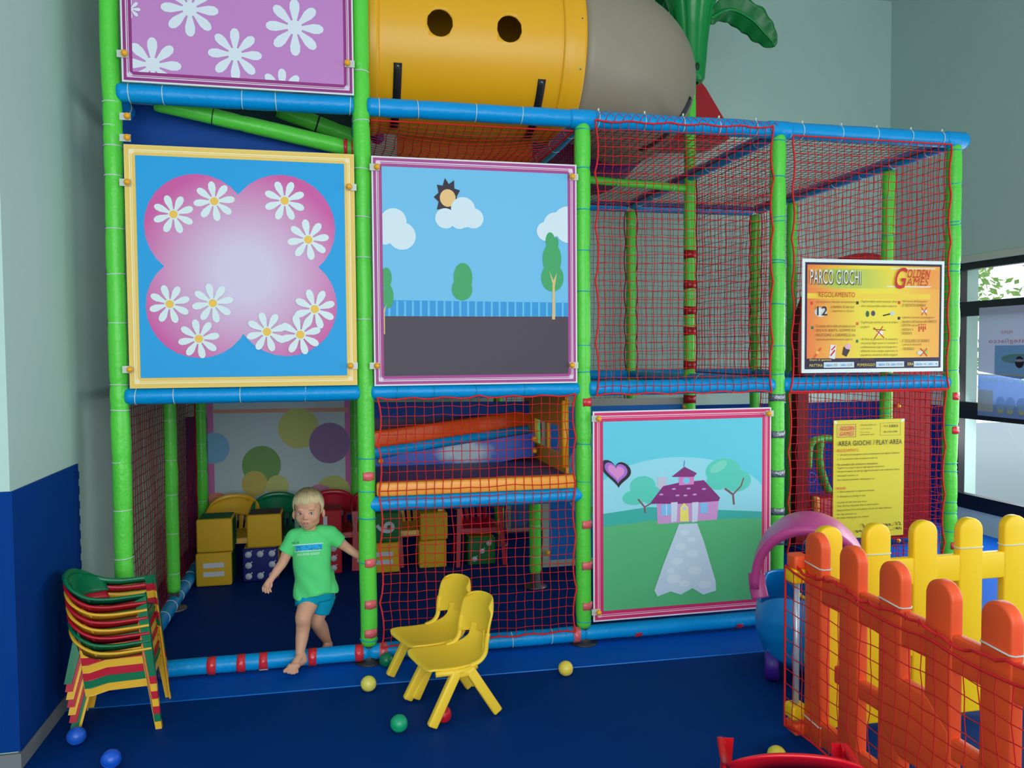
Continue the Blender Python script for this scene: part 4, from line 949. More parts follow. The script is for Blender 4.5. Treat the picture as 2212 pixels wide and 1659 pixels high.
# ------------------------------------------------------------------ children's armchairs
CG = mat('chair_green', (0, 112, 72), .32, .5); CR = mat('chair_red', (188, 22, 45), .32, .5); CY = mat('chair_yellow', (232, 178, 45), .32, .5)
def armchair(name, label, m, loc, rz, group=None):
    """moulded child's armchair, front towards +X"""
    t = thing(name, label, 'chair', (0, 0, 0), 0, group)
    # hoop: arms and top rail in one sweep
    mb = MB(); path = []
    pts = [(.185, -.185, .425), (.10, -.188, .42), (.0, -.190, .418), (-.09, -.188, .435), (-.165, -.16, .48), (-.205, -.09, .515), (-.215, 0, .525),
           (-.205, .09, .515), (-.165, .16, .48), (-.09, .188, .435), (.0, .190, .418), (.10, .188, .42), (.185, .185, .425)]
    P = catmull(pts, 5); n = len(P)
    vs = []; 
    for i, p in enumerate(P):
        k = i/(n-1); bk = math.sin(PI*k)**3; d = (P[min(i+1, n-1)]-P[max(i-1, 0)]); d.z = 0; d.normalize(); o_ = V((d.y, -d.x, 0))
        h = .03+.03*bk; w_ = .012
        vs += [p+o_*w_+V((0, 0, -.004)), p+o_*.004+V((0, 0, .004)), p-o_*w_*.9, p-o_*w_*.7+V((0, 0, -.008)), p+o_*.004+V((0, 0, -.010)), p+o_*(w_-.003)+V((0, 0, -h))]
    fs = []
    for i in range(n-1):
        for k in range(6): a = i*6+k; b = i*6+(k+1) % 6; fs.append((a, b, b+6, a+6))
    fs += [tuple(range(6)), tuple(range((n-1)*6, n*6))]
    mb.add(vs, fs); mb.build('armrest', m, t)
    # backrest with vertical slots below the rail
    mb = MB()
    def band(u, v):
        a = -1.25+2.5*u; zt = .505-.05*abs(a)**1.7; top_ = V((-.207*math.cos(a*.93), .205*math.sin(a), zt)); bot = V((-.155*math.cos(a), .170*math.sin(a), .385-.015*abs(a)))
        return top_.lerp(bot, v)
    mb.grid(band, 20, 6)
    for k in range(5):
        a0 = -.62+.31*k-.1; a1 = a0+.2
        def fn(u, v, a0=a0, a1=a1):
            a = a0+(a1-a0)*u; zt = .50-.03*abs(a); top_ = V((-.205*math.cos(a*1.0)+.0, .20*math.sin(a), zt)); bot = V((-.145*math.cos(a), .155*math.sin(a), .275))
            return top_.lerp(bot, v)+V((-.012*math.sin(PI*v), 0, 0))
        mb.grid(fn, 4, 6)
    b = mb.build('backrest', m, t); solid(b, .006)
    # seat
    mb = MB()
    def se(u, v):
        x = -.16+.34*u; wy = (.135+.035*u)*(1-.0*u); y = (v-.5)*2*wy; z = .272-.012*math.cos(PI*(v-.5))+.006*(1-u)*2-.02*max(0, u-.93)/.07
        return V((x, y, z))
    mb.grid(se, 14, 12); s_ = mb.build('seat', m, t); solid(s_, .007)
    mb = MB()
    for sy in (-1, 1):
        mb.prism([V((-.14, sy*.165, .275)), V((.17, sy*.178, .275)), V((.175, sy*.180, .225)), V((-.02, sy*.176, .222)), V((-.10, sy*.172, .20)), V((-.13, sy*.168, .2))], (0, -sy*.007, 0))
    mb.prism([V((.176, -.17, .272)), V((.176, .17, .272)), V((.18, .17, .235)), V((.18, -.17, .235))], (-.006, 0, 0))
    mb.build('apron', m, t)
    for sy in (-1, 1):
        mb = MB()   # front leg: side plate + front plate, from arm to floor
        mb.prism([V((.13, sy*.176, .42)), V((.185, sy*.180, .425)), V((.225, sy*.198, 0)), V((.195, sy*.198, 0))], (0, -sy*.007, 0))
        mb.prism([V((.185, sy*.180, .425)), V((.185, sy*.145, .425)), V((.225, sy*.168, 0)), V((.225, sy*.198, 0))], (-.007, 0, 0)); mb.build('leg', m, t)
        mb = MB()
        mb.prism([V((-.145, sy*.128, .30)), V((-.090, sy*.130, .30)), V((-.165, sy*.180, 0)), V((-.200, sy*.178, 0))], (0, -sy*.007, 0))
        mb.prism([V((-.145, sy*.128, .30)), V((-.14, sy*.092, .30)), V((-.195, sy*.148, 0)), V((-.200, sy*.178, 0))], (.007, 0, 0)); mb.build('leg', m, t)
    t.location = loc; t.rotation_euler = (0, 0, rz)
    return t
def recolor(t, m):
    for ch in t.children_recursive:
        if ch.type == 'MESH': ch.data = ch.data.copy(); ch.data.materials[0] = m
names = ['bottom yellow', 'green, second from the bottom', 'red, third from the bottom', 'yellow, fourth from the bottom', 'red, fifth from the bottom', 'yellow, third from the top', 'red, just below the top one', 'green, topmost']
cols = [CY, CG, CR, CY, CR, CY, CR, CG]
labs = ["yellow child's armchair at the very bottom of the stack by the wall",
 "green child's armchair near the bottom of the stack, resting on the lowest yellow one",
 "red child's armchair directly above the lower green one in the stack",
 "yellow child's armchair in the stack, fourth from the bottom",
 "red child's armchair in the stack, fifth from the bottom between two yellow ones",
 "yellow child's armchair in the stack, third from the top",
 "red child's armchair in the stack, just under the green top one",
 "green child's armchair on top of the stack by the wall"]
src = {}
SX, SY, SR = .055, -.40, math.radians(4)
KS = .86
for k, (m, lb) in enumerate(zip(cols, labs)):
    if m.name not in src:
        c = armchair('armchair', lb, m, (0, 0, 0), 0, "stacked children's armchairs"); src[m.name] = c
    else: c = copy_tree(src[m.name]); c['label'] = lb
    c.location = (SX+.012-.003*k, SY, .0342*k); c.rotation_euler = (0, 0, SR); c.scale = (KS, KS, KS)
# armchairs at the back, behind the foam cubes
def back_chair(px, m, lab, y=2.1, rz=-PI/2, nm=None):
    p = at(px, 1090, 'y', y)
    c = copy_tree(src[m.name]); c['label'] = lab; c['group'] = "children's armchairs along the back"
    c.location = (p.x, y, 0); c.rotation_euler = (0, 0, rz); c.scale = (1.05, 1.0, 1.05); return c
back_chair(500, CY, "yellow child's armchair behind the left foam cubes")
back_chair(596, CG, "green child's armchair behind the second pair of foam cubes")
back_chair(718, CR, "red child's armchair behind the boy's head")
back_chair(812, CR, "dark red child's armchair just right of the front post, in shade", 2.1)
back_chair(1028, CR, "red child's armchair behind the green three-dot cube", 2.0)
c = back_chair(900, CY, "yellow child's armchair edge-on between the foam cubes behind the net", 2.05)
# red armchair close to the camera at the bottom edge
p = at(1725, 1634, 'z', .47)
c = copy_tree(src[CR.name]); c.name = 'armchair'; c['label'] = "bright red child's armchair at the bottom edge, in front of the orange fence"; del c['group']
c.location = (p.x+.06, p.y+.14, 0); c.rotation_euler = (0, 0, 1.23); c.scale = (.68, 1.06, .9)
recolor(c, mat('chair_bright_red', (225, 18, 35), .3, .5))

# ------------------------------------------------------------------ two moulded yellow chairs
MY = mat('chair_mustard', (250, 208, 58), .42, .4)
def shell_chair(label):
    t = thing('kids_chair', label, 'chair')
    prof = catmull([V((a, b, 0)) for a, b in [(.165, .262), (.155, .276), (.10, .272), (.02, .265), (-.06, .266), (-.115, .282), (-.152, .325), (-.176, .385), (-.178, .41), (-.178, .46), (-.19, .51), (-.20, .552)]], 4)
    prof = [V((x.x, x.y*.9+.003)) for x in prof]
    hw = [.11, .145, .155, .152, .146, .128, .078, .066, .155, .158, .156, .115]
    n = len(prof)
    def wdt(k):
        q = k/(n-1)*11; i = min(int(q), 10); f_ = q-i
        if i == 7: f_ = 0 if f_ < .3 else 1
        return hw[i]*(1-f_)+hw[i+1]*f_
    mb = MB()
    # seat part
    ns = int((n-1)*7.3/11)
    def fn(u, v):
        k = u*ns; i = min(int(k), n-2); p = prof[i].lerp(prof[i+1], k-i); w_ = wdt(k); s_ = (v-.5)*2
        q = k/(n-1)*11
        lift = .012*s_*s_*(1 if q > 1.5 else q/1.5); fwd = .04*s_*s_*max(0, min(1, (q-4.5)/2.5))
        return V((p.x+fwd, s_*w_, p.y+lift))
    mb.grid(fn, 30, 18); s_ = mb.build('seat', MY, t); solid(s_, .012, 1, 1)
    mb = MB()
    def fb(u, v):
        z = .335+.178*u; s_ = (v-.5)*2; x = -.158-.042*u
        w_ = .155*(1-.28*max(0, (u-.72)/.28)**2)*(1-.10*max(0, .12-u)/.12)
        z2 = z - .035*abs(s_)**4*max(0, u-.6)/.4 - (0.02*(1-abs(s_))*0)
        z2 -= .03*(abs(s_)**1.5)*max(0, 1-u*3)
        return V((x+.055*s_*s_, s_*w_, z2))
    mb.grid(fb, 14, 20); b = mb.build('backrest', MY, t); solid(b, .012, 1, 1)
    for sy in (-1, 1):
        mb = MB()
        mb.tube(catmull([V((-.04, sy*.142, .245)), V((-.085, sy*.143, .258)), V((-.112, sy*.147, .29)), V((-.118, sy*.150, .34)), V((-.125, sy*.151, .38))], 5), .013, 8, flat=(.8, 1.2)); q = mb.build('back_stay', MY, t)
        mb = MB(); mb.tube([V((.13, sy*.15, .238)), V((.02, sy*.155, .232)), V((-.07, sy*.145, .238))], .013, 8); mb.rbox((.0, sy*.150, .222), (.09, .03, .04), .012); mb.build('side_rail', MY, t)
        for a, b_ in (((.03, .152, .235), (.155, .158, .012)), ((-.03, .150, .235), (-.170, .156, .012))):
            mb = MB(); a = V((a[0], sy*a[1], a[2])); b_ = V((b_[0], sy*b_[1], b_[2])); d = (b_-a)
            zz = d.normalized(); yy = V((0, 1, 0)); xx = yy.cross(zz).normalized(); yy = zz.cross(xx)
            R = Matrix((xx, yy, zz)).transposed(); mb.rbox((a+b_)/2, (.046, .034, d.length), .009, R)
            lg = mb.build('leg', MY, t)
    return t
k1 = shell_chair('yellow moulded chair in front, nearest of the two beside the net')
a_ = math.atan2(-.078, -.296)
k1.location = (1.545, -.652, 0); k1.rotation_euler = (0, 0, a_)
k2 = copy_tree(k1); k2['label'] = 'yellow moulded chair partly hidden behind the nearer yellow chair'
k2.location = (1.49, -.338, 0); k2.rotation_euler = (0, 0, a_+.06)

# ------------------------------------------------------------------ play balls
def ball(px, py, rgb, lab, r=.038, name='play_ball', z=None):
    m = mat('ball_%d_%d_%d' % rgb, rgb, .35, .5)
    p = at(px, py, 'z', r); mb = MB(); mb.ell((0, 0, 0), r, nu=28, nv=18)
    mb.tube([(r*1.003*math.cos(a), r*1.003*math.sin(a), 0) for a in (2*PI*k/32 for k in range(32))], .0008, 4, closed=True)
    o = mb.build(name, m); o.location = (p.x, p.y, r+.0005); o.rotation_euler = (.5, .3, 0)
    return tag(o, lab, 'ball', 'loose plastic play balls')
ball(835, 1426, (0, 120, 80), 'green plastic ball touching the front post foot')
ball(796, 1477, (222, 212, 92), 'yellow plastic ball on the seam line left of the yellow chairs')
ball(862, 1563, (12, 160, 110), 'green plastic ball alone on the floor, below the yellow chairs')
ball(1222, 1444, (235, 212, 85), 'yellow plastic ball right of the yellow chairs')
ball(957, 1543, (190, 18, 35), 'red plastic ball half hidden by a yellow chair leg')
ball(165, 1590, (25, 90, 200), 'blue plastic ball against the feet of the chair stack')
ball(240, 1640, (15, 85, 205), 'blue plastic ball nearest the bottom left corner')
ball(250, 1476, (15, 70, 185), 'blue plastic ball seen under the chair stack')
ball(1678, 1632, (225, 205, 70), 'yellow plastic ball peeping over the red chair at the bottom')

# ------------------------------------------------------------------ foam cubes
FY = mat('foam_yellow', (215, 168, 35), .6, .3, bump=.15, bscale=200); FG = mat('foam_green', (20, 110, 55), .6, .3); FB = mat('foam_navy', (25, 30, 110), .6, .3); FR = mat('foam_red', (175, 25, 40), .6, .3)
SYM = mat('foam_white', (200, 205, 215), .6, .3)
def cube(px, pyb, side, m, lab, z=0, y=1.72, sym=None, rot=0, cap=None):
    p = at(px, pyb, 'y', y); th = thing('foam_cube', lab, 'foam cube', (p.x, y, z), 0, 'soft foam cubes')
    mb = MB(); c = V((p.x, y, z+side/2)); mb.rbox(c, (side, side*.98, side*.985), .014, Matrix.Rotation(rot, 3, 'Z')); mb.build('block', [m], th)
    if cap:
        mb = MB(); mb.box(c+V((0, 0.006, side*.4945)), (side*.9, side*.88, .003)); mb.box(c+V((side*.4985, .006, 0)), (.003, side*.88, side*.88)); mb.build('side_patch', cap, th)
    f0 = y-side*.49-.0015
    if sym:
        mb = MB()
        if sym == '=':
            for dz in (-.13, .13): mb.box((p.x, f0, z+side*(.5+dz)), (side*.58, .003, side*.14))
        elif sym == 'dots8' or sym == 'dots3' or sym == 'dots6':
            L = {'dots8': [(a, b) for a in (-.33, 0, .33) for b in (-.32, 0, .32) if (a, b) != (0, 0)], 'dots3': [(-.27, -.27), (0, 0), (.25, .27)], 'dots6': [(a, b) for a in (-.25, .25) for b in (-.3, 0, .3)]}[sym]
            for a, b in L:
                q = V((p.x+a*side, f0, z+side*(.5+b)))
                mb.tube([q+V((0, .001, 0)), q+V((0, -.001, 0))], side*.095, 18); mb.tube([q+V((side*.06, 0, side*.08)), q+V((side*.105, 0, side*.105))], side*.02, 6)
        else:
            vs, fs = text_mesh(sym, 1, 0, .02)
            x0, x1 = min(v.x for v in vs), max(v.x for v in vs); y0, y1 = min(v.y for v in vs), max(v.y for v in vs); s_ = side*.62/(y1-y0)
            if sym == '6': mb.add([V((p.x-(v.y-(y0+y1)/2)*s_, f0, z+side*.5+(v.x-(x0+x1)/2)*s_)) for v in vs], fs, 0, False)
            else: mb.add([V((p.x+(v.x-(x0+x1)/2)*s_, f0, z+side*.5+(v.y-(y0+y1)/2)*s_)) for v in vs], fs, 0, False)
        mb.build('symbol', SYM, th, fix=False)
    return th
Yc = 1.80; S1 = .243
cube(467, 1230, S1, FY, 'yellow foam cube marked with two white bars, lower left', 0, Yc, '=', cap=FG)
cube(468, 1150, S1, FY, 'plain yellow foam cube on top of the left two-bar cube', S1, Yc, cap=FG)
cube(566, 1230, S1*1.02, FB, 'navy foam cube with eight white dots beside the boy', 0, Yc+.05, 'dots8', cap=FY)
cube(574, 1150, S1, FY, 'plain yellow foam cube on the navy dotted cube', S1*1.02, Yc+.05, cap=mat('foam_maroon', (70, 20, 40), .6))
cube(704, 1220, S1, FR, 'red foam cube with white dots behind the boy, lower one', 0, Yc+.12, 'dots6')
cube(703, 1120, S1, FR, 'red foam cube with a white numeral behind the boy, upper one', S1, Yc+.12, '1')
cube(828, 1220, S1*.95, FY, 'yellow two-bar foam cube behind the net, under the green numbered cube', 0, Yc+.05, '=')
cube(830, 1130, S1*.95, FG, 'green foam cube with a large white numeral, just right of the front post', S1*.95, Yc+.05, '6')
cube(932, 1200, S1*.88, FY, 'plain yellow foam cube behind the net, lower one of the middle pair', 0, Yc+.1)
cube(934, 1130, S1*.88, FY, 'plain yellow foam cube behind the net, upper one of the middle pair', S1*.88, Yc+.1)
cube(1036, 1200, S1*.9, FG, 'green foam cube with three diagonal white dots behind the net', 0, Yc+.1, 'dots3', cap=FY)

# ------------------------------------------------------------------ plastic picket fences
FO = mat('fence_orange', (244, 88, 38), .45, .45, bump=.06, bscale=200); FYL = mat('fence_yellow', (246, 202, 16), .42, .45, bump=.06, bscale=200)
def fence(name, lab, m, p0, d, n, pitch, hgt, side, group=None, z0=0.0):
    """pickets start at p0 and go along d (unit); side = thickness direction"""
    p0, d, side = V(p0), V(d), V(side); th = thing(name, lab, 'fence', p0)
    pw, tk = .122, .046
    def outline(o_, w_, z0_, z1_, r, k=10):
        pts = [(-w_/2, z0_), (w_/2, z0_)]
        pts += [(w_/2-r+r*math.cos(a), z1_-r+r*math.sin(a)) for a in (PI/2*i/k for i in range(k+1))]
        pts += [(-w_/2+r-r*math.sin(a), z1_-r+r*math.cos(a)) for a in (PI/2*i/k for i in range(k+1))]
        return [o_+d*x+V((0, 0, z)) for x, z in pts]
    def slab(pts, t, name_, bev=.010):
        bm = bmesh.new(); vs = [bm.verts.new(p-side*t/2) for p in pts]; f_ = bm.faces.new(vs)
        r_ = bmesh.ops.extrude_face_region(bm, geom=[f_]); nv = [g for g in r_['geom'] if isinstance(g, bmesh.types.BMVert)]
        bmesh.ops.translate(bm, verts=nv, vec=side*t)
        bmesh.ops.recalc_face_normals(bm, faces=bm.faces[:])
        eds = [e for e in bm.edges if len(e.link_faces) == 2 and e.calc_face_angle() > .9]
        bmesh.ops.bevel(bm, geom=eds, offset=bev, segments=3, profile=.5, affect='EDGES')
        mb = MB(); mb.bm(bm, (0, 0, 0), None, 0, True); o = mb.build(name_, m, th)
        return o
    for i in range(n):
        slab(outline(p0+d*(i*pitch), pw, z0+.02, z0+hgt, .058), tk, 'picket')
    L = d*((n-1)*pitch)
    for zc, h_, nm in ((hgt*.755, .12, 'rail'), (hgt*.42, .06, 'rail'), (hgt*.085, .10, 'rail')):
        a = p0-d*.04+V((0, 0, z0+zc-h_/2)); b = p0+L+d*.04+V((0, 0, z0+zc-h_/2))
        if nm == 'rail' and h_ == .06: continue
        slab([a, b, b+V((0, 0, h_)), a+V((0, 0, h_))], tk*.82, nm, .008)
    return th, slab
Xf = 2.965
fo, slab = fence('picket_fence', 'orange plastic picket fence panel at the lower right, covered by a red net', FO, (Xf+.02, -1.36, 0), (0, -1, 0), 6, .235, .9, (1, 0, 0))
def loop4(c, a, b): return [c+a*x+b*y for x, y in ((-1, -.6), (-.85, -1), (.85, -1), (1, -.6), (1, .6), (.85, 1), (-.85, 1), (-1, .6))]
# ornament across the middle of the orange panel
c = V((Xf+.02, -1.95, .36)); slab([c+V((0, .115*1.6*math.cos(a), .15*math.sin(a))) for a in (2*PI*(k+.5)/8 for k in range(8))], .05, 'ornament', .012)
slab([V((Xf+.02, -1.5, .33)), V((Xf+.02, -2.55, .33)), V((Xf+.02, -2.55, .40)), V((Xf+.02, -1.5, .40))], .036, 'rail', .008)
fy, slab2 = fence('picket_fence', 'yellow plastic picket fence panel behind the orange one', FYL, (3.10, -1.255, 0), (1, 0, 0), 6, .236, .9, (0, 1, 0))
slab2([V((3.0, -1.255, .30)), V((4.3, -1.255, .30)), V((4.3, -1.255, .36)), V((3.0, -1.255, .36))], .036, 'rail', .008)
for i in (1, 3, 4):   # ties on yellow pickets
    x = 3.10+.236*i; mb = MB(); z = .768
    mb.tube(loop4(V((x, -1.255, z)), V((.0635, 0, 0)), V((0, .0255, 0))), .003, 5, closed=True); mb.build('cable_tie', W_TIE, fy)
for i, z in ((0, .765), (2, .755), (4, .76), (0, .11), (1, .1)):
    y = -1.36-.235*i; mb = MB(); X = Xf+.02
    mb.tube(loop4(V((X, y, z)), V((0, .0635, .004)), V((.0255, 0, 0))), .003, 5, closed=True); mb.build('cable_tie', W_TIE, fo)
# hinge pole with yellow clamps
hp = thing('hinge_pole', 'thin pale metal pole with yellow clamps at the near corner of the fences', 'pole', (Xf-.015, -1.262, 0))
mb = MB(); mb.tube([(Xf-.015, -1.262, .06), (Xf-.015, -1.262, .70)], .0125, 14); mb.build('pole', mat('pale_metal', (190, 200, 215), .3, metal=.4), hp)
for z in (.115, .70):
    mb = MB(); mb.rbox((Xf-.015, -1.262, z), (.075, .075, .062), .012); mb.build('clamp', FYL, hp)
mb = MB(); mb.rbox((Xf-.0, -1.262, .045), (.085, .085, .05), .01); mb.rbox((Xf-.01, -1.262, .76), (.07, .07, .06), .012); mb.build('hinge_block', FO, hp)
hp2 = thing('hinge_pole', 'thin pale metal pole at the right edge, at the near end of the orange fence', 'pole', (Xf+.0, -2.67, 0))
mb = MB(); mb.tube([(Xf+.01, -2.66, .06), (Xf+.01, -2.66, .70)], .0125, 14); mb.build('pole', MATS['pale_metal'], hp2)
# net hung on the orange fence
def znet(y): return .74-.02*math.sin((y+1.3)*4)
Xn = Xf-.022
net('safety_net', 'red net tied over the camera side of the orange picket fence', (Xn-.03, -1.235, .04), (Xn, -2.9, .03), (Xn-.01, -2.9, .70), (Xn-.03, -1.235, .735), cell=.062, scu=0, scv=4, r=.0021, seed=21, wave=.003, edge=.005, amp=.03, jit=.007)
mb = MB(); R3 = random.Random(5)
P = [V((Xn-.012+R3.uniform(-.006, .006), -1.25-.033*i, .738-.012*math.sin(i*.5)+R3.uniform(-.006, .006))) for i in range(50)]
mb.tube(catmull(P, 2), .006, 5, cap=True)
for p in P[:30:2]: mb.tube([p, p+V((-.008, .01, .018)), p+V((0, .022, .008)), p+V((0, .02, -.012))], .0016, 3)
o = mb.build('net_rope', NET, None, fix=False); origin_to(o, P[0]); tag(o, 'knotted red rope along the top edge of the net on the orange fence', 'rope')

# ------------------------------------------------------------------ ride-on car behind the fences
CB = mat('car_blue', (0, 130, 210), .35, .5, var=.05, vscale=3); CP = mat('car_pink', (205, 75, 150), .35, .5, var=.04, vscale=3); CV = mat('car_purple', (60, 25, 140), .4)
c0 = V((3.40, -.66, 0))
car = thing('ride_on_car', 'blue toy ride-on car with a pink roof arch behind the fences', 'toy car', c0)
mb = MB()
rings = [(.055, .12, .16, 0), (.13, .22, .26, 0), (.24, .262, .30, 0), (.32, .262, .31, 0), (.40, .245, .30, 0), (.455, .235, .285, 0)]
def body(u, v):
    k = u*(len(rings)-1); i = min(int(k), len(rings)-2); f_ = k-i; z = rings[i][0]*(1-f_)+rings[i+1][0]*f_; rx = rings[i][1]*(1-f_)+rings[i+1][1]*f_; ry = rings[i][2]*(1-f_)+rings[i+1][2]*f_
    a = 2*PI*v; ca, sa = math.cos(a), math.sin(a); e = .62
    sgn = lambda t: (1 if t > 0 else -1)
    X, Y = sgn(ca)*abs(ca)**e*rx, sgn(sa)*abs(sa)**e*ry
    dip = 0
    if u > .75: dip = -.09*max(0, math.cos((Y+.05)*7))*(u-.75)/.25
    return c0+V((X, Y, z+dip))
mb.grid(body, 24, 56); b = mb.build('body', CB, car); solid(b, .012, -1)
mb = MB(); mb.rbox(c0+V((0, 0, .17)), (.40, .44, .02), .01); mb.build('floor_pan', CB, car)
# pink roof: wide arch band with a round top, on four pillars
mb = MB()
def roof(u, v):
    a = PI*(.0+1.0*u); r = .262; z = .45+(.365)*math.sin(a)**.85; x = -r*math.cos(a)
    wd = .095+.10*math.sin(a)**1.5
    return c0+V((x, -.06+(v-.5)*2*wd, z-.035*abs(v-.5)**2*4*math.sin(a)))
mb.grid(roof, 36, 14); rf = mb.build('roof', CP, car); solid(rf, .042, 0, 0)
for sx, sy in ((-1, -1), (1, -1)):
    mb = MB(); P = catmull([c0+V((sx*.235, -.06+sy*.07, .40)), c0+V((sx*.25, -.06+sy*.055, .46)), c0+V((sx*.255, -.06+sy*.045, .52))], 6)
    mb.tube(P, .028, 10, flat=(.6, 1.5)); mb.build('pillar', CP, car)
for sx, sy in ((-1, -1), (1, -1), (-1, 1), (1, 1)):
    mb = MB(); cx = c0+V((sx*.175, sy*.165, .085)); mb.tube([cx+V((-sx*.035, 0, 0)), cx+V((-sx*.03, 0, 0)), cx+V((sx*.025, 0, 0)), cx+V((sx*.035, 0, 0))], [.068, .082, .082, .07], 28); mb.build('wheel', CV, car)
mb = MB(); wc = c0+V((0, -.12, .48)); mb.tube([wc+V((math.cos(a)*.07, math.sin(a)*.03, math.sin(a)*.06)) for a in (2*PI*k/20 for k in range(20))], .010, 6, closed=True); mb.build('steering_wheel', mat('toy_orange2', (235, 190, 40), .4), car)
car.rotation_euler = (0, 0, math.radians(-32))
# green toy inside the pen
g0 = at(2195, 1470, 'y', -2.2)
gt = thing('toy_table', 'bright green plastic toy top with a black knob behind the orange fence', 'toy', (g0.x+.1, -2.2, 0))
mb = MB(); mb.rbox((g0.x+.12, -2.2, g0.z), (.26, .3, .03), .012); mb.build('top', mat('lime_plastic', (110, 185, 30), .4), gt)
mb = MB(); mb.rbox((g0.x+.12, -2.2, g0.z/2-.01), (.05, .05, g0.z-.02), .01); mb.build('leg', MATS['lime_plastic'], gt)
mb = MB(); mb.ell((g0.x+.08, -2.2, g0.z+.02), (.05, .06, .018)); mb.build('knob', mat('black_plastic', (20, 22, 28), .4), gt)

# ------------------------------------------------------------------ the boy
SKIN = mat('skin', (214, 158, 130), .5, .35, sub=.1, var=.05, vscale=14); SKL = mat('lip', (196, 122, 108), .5)
HAIR = bpy.data.materials.new('blond_hair'); HAIR.use_nodes = True; nt = HAIR.node_tree; bs = nt.nodes['Principled BSDF']; bs.inputs['Roughness'].default_value = .5
SHIRT = mat('shirt_green', (92, 218, 128), .85, .2, bump=.12, bscale=500); SHORT = mat('shorts_teal', (0, 150, 185), .85, .2, bump=.2, bscale=300)
hc = at(666, 1098, 'y', .06)
boy = thing('boy', 'small blond boy in a green T-shirt and teal shorts stepping barefoot over the beam', 'person', (hc.x+.03, .03, 0))
YW = math.radians(-7)
Rh = Matrix.Rotation(YW, 3, 'Z') @ Matrix.Rotation(math.radians(-2), 3, 'Y')
def H(x, f, z): return hc+Rh @ V((x, -f, z))
def cap(mb, pts, rs, k=5, n=26):
    P = catmull(pts, k); m_ = len(pts)-1; R = []
    for i in range(len(P)):
        q = i/k; j = min(int(q), m_-1); t = q-j; t = t*t*(3-2*t); R.append(rs[j]*(1-t)+rs[j+1]*t)
    mb.tube(P, R, n); mb.ell(P[0], R[0], nu=n, nv=8); mb.ell(P[-1], R[-1], nu=n, nv=8)
mb = MB()
Rz = Rh
def he(x, f, z, r, rot=None): mb.ell(H(x, f, z), r, (Rh @ rot) if rot is not None else Rh, 24, 16)
he(0, -.012, .022, (.074, .088, .080)); he(-.001, .02, -.024, (.064, .062, .062)); he(0, .040, .030, (.057, .040, .046))
he(-.002, .026, -.066, (.044, .042, .040)); he(-.003, .046, -.089, (.020, .018, .016))
for sx in (-1, 1):
    he(sx*.031-.002, .044, -.040, (.027, .026, .028)); he(sx*.034, .016, -.058, (.024, .034, .032))
    he(sx*.0755, -.008, -.034, (.009, .018, .026), Matrix.Rotation(sx*.35, 3, 'Z')); he(sx*.079, -.014, -.028, (.006, .016, .020), Matrix.Rotation(sx*.35, 3, 'Z'))
    he(sx*.028-.002, .069, .004, (.019, .010, .008))
cap(mb, [H(-.002, .073, -.008), H(-.003, .082, -.024), H(-.003, .089, -.036)], [.006, .0072, .0092], 3, 10)
for sx in (-1, 1): he(-.003+sx*.008, .083, -.038, (.006, .008, .006))
he(-.003, .067, -.060, (.024, .015, .014)); he(-.003, .062, -.074, (.022, .014, .012))
nb = at(672, 1158, 'y', .07)
cap(mb, [H(0, -.012, -.05), H(0, -.006, -.10), nb], [.040, .036, .044], 4)
pel = at(683, 1278, 'y', .085)
cap(mb, [nb+V((0, .01, -.045)), (nb+pel)/2, pel], [.055, .064, .062])
sR, sL = at(634, 1160, 'y', .075), at(712, 1154, 'y', .09)
cap(mb, [nb+V((-.0, .01, -.035)), sR], [.04, .033]); cap(mb, [nb+V((0, .01, -.035)), sL], [.04, .033])
eR, wR = at(612, 1213, 'y', .05), at(587, 1249, 'y', -.0)
cap(mb, [sR, (sR+eR)/2, eR, (eR*.55+wR*.45), wR], [.036, .031, .0255, .0235, .0165])
eL, wL = at(752, 1185, 'y', .10), at(782, 1206, 'y', .085)
cap(mb, [sL, (sL+eL)/2, eL, (eL*.5+wL*.5), wL], [.036, .030, .0245, .0215, .016])
# right hand hanging open
def px(x, y, Y): return at(x, y, 'y', Y)
cap(mb, [wR, px(581, 1258, -.006), px(577, 1264, -.010)], [.016, .019, .0185], 3)
mb.ell(px(579, 1263, -.008), (.020, .012, .022), nu=12, nv=8)
for k, (kx, ky, mx_, my_, tx, ty, yy) in enumerate([(571.5, 1263, 568, 1270, 568.5, 1277.5, -.012), (574.5, 1266, 572, 1273.5, 574, 1280.5, -.022), (579, 1268, 577.5, 1275, 580, 1281, -.030), (583.5, 1267.5, 583, 1273.5, 585.5, 1278, -.034)]):
    cap(mb, [px(kx, ky, yy+.01), px(mx_, my_, yy), px(tx, ty, yy-.008)], [.0072, .0066, .0052], 3, 8)
cap(mb, [px(584, 1256, -.012), px(586.5, 1262, -.03), px(585.5, 1268, -.038)], [.008, .007, .0056], 3, 8)
# left hand gripping the back of the post
hx_, hz_ = 1.2, wL.z-.012
cap(mb, [wL, V((1.155, .092, hz_+.006)), V((1.18, .082, hz_))], [.016, .018, .018], 3)
mb.ell((1.175, .082, hz_), (.024, .015, .020), nu=12, nv=8)
for k in range(4):
    dz = .018-.012*k; cap(mb, [V((1.195, .078, hz_+dz)), V((1.222, .064, hz_+dz)), V((1.238, .050, hz_+dz-.001)), V((1.243, .034, hz_+dz-.002))], [.0072, .0068, .0062, .0052], 3, 8)
cap(mb, [V((1.165, .080, hz_+.014)), V((1.158, .066, hz_+.020)), V((1.156, .050, hz_+.020))], [.008, .0068, .0058], 3, 8)
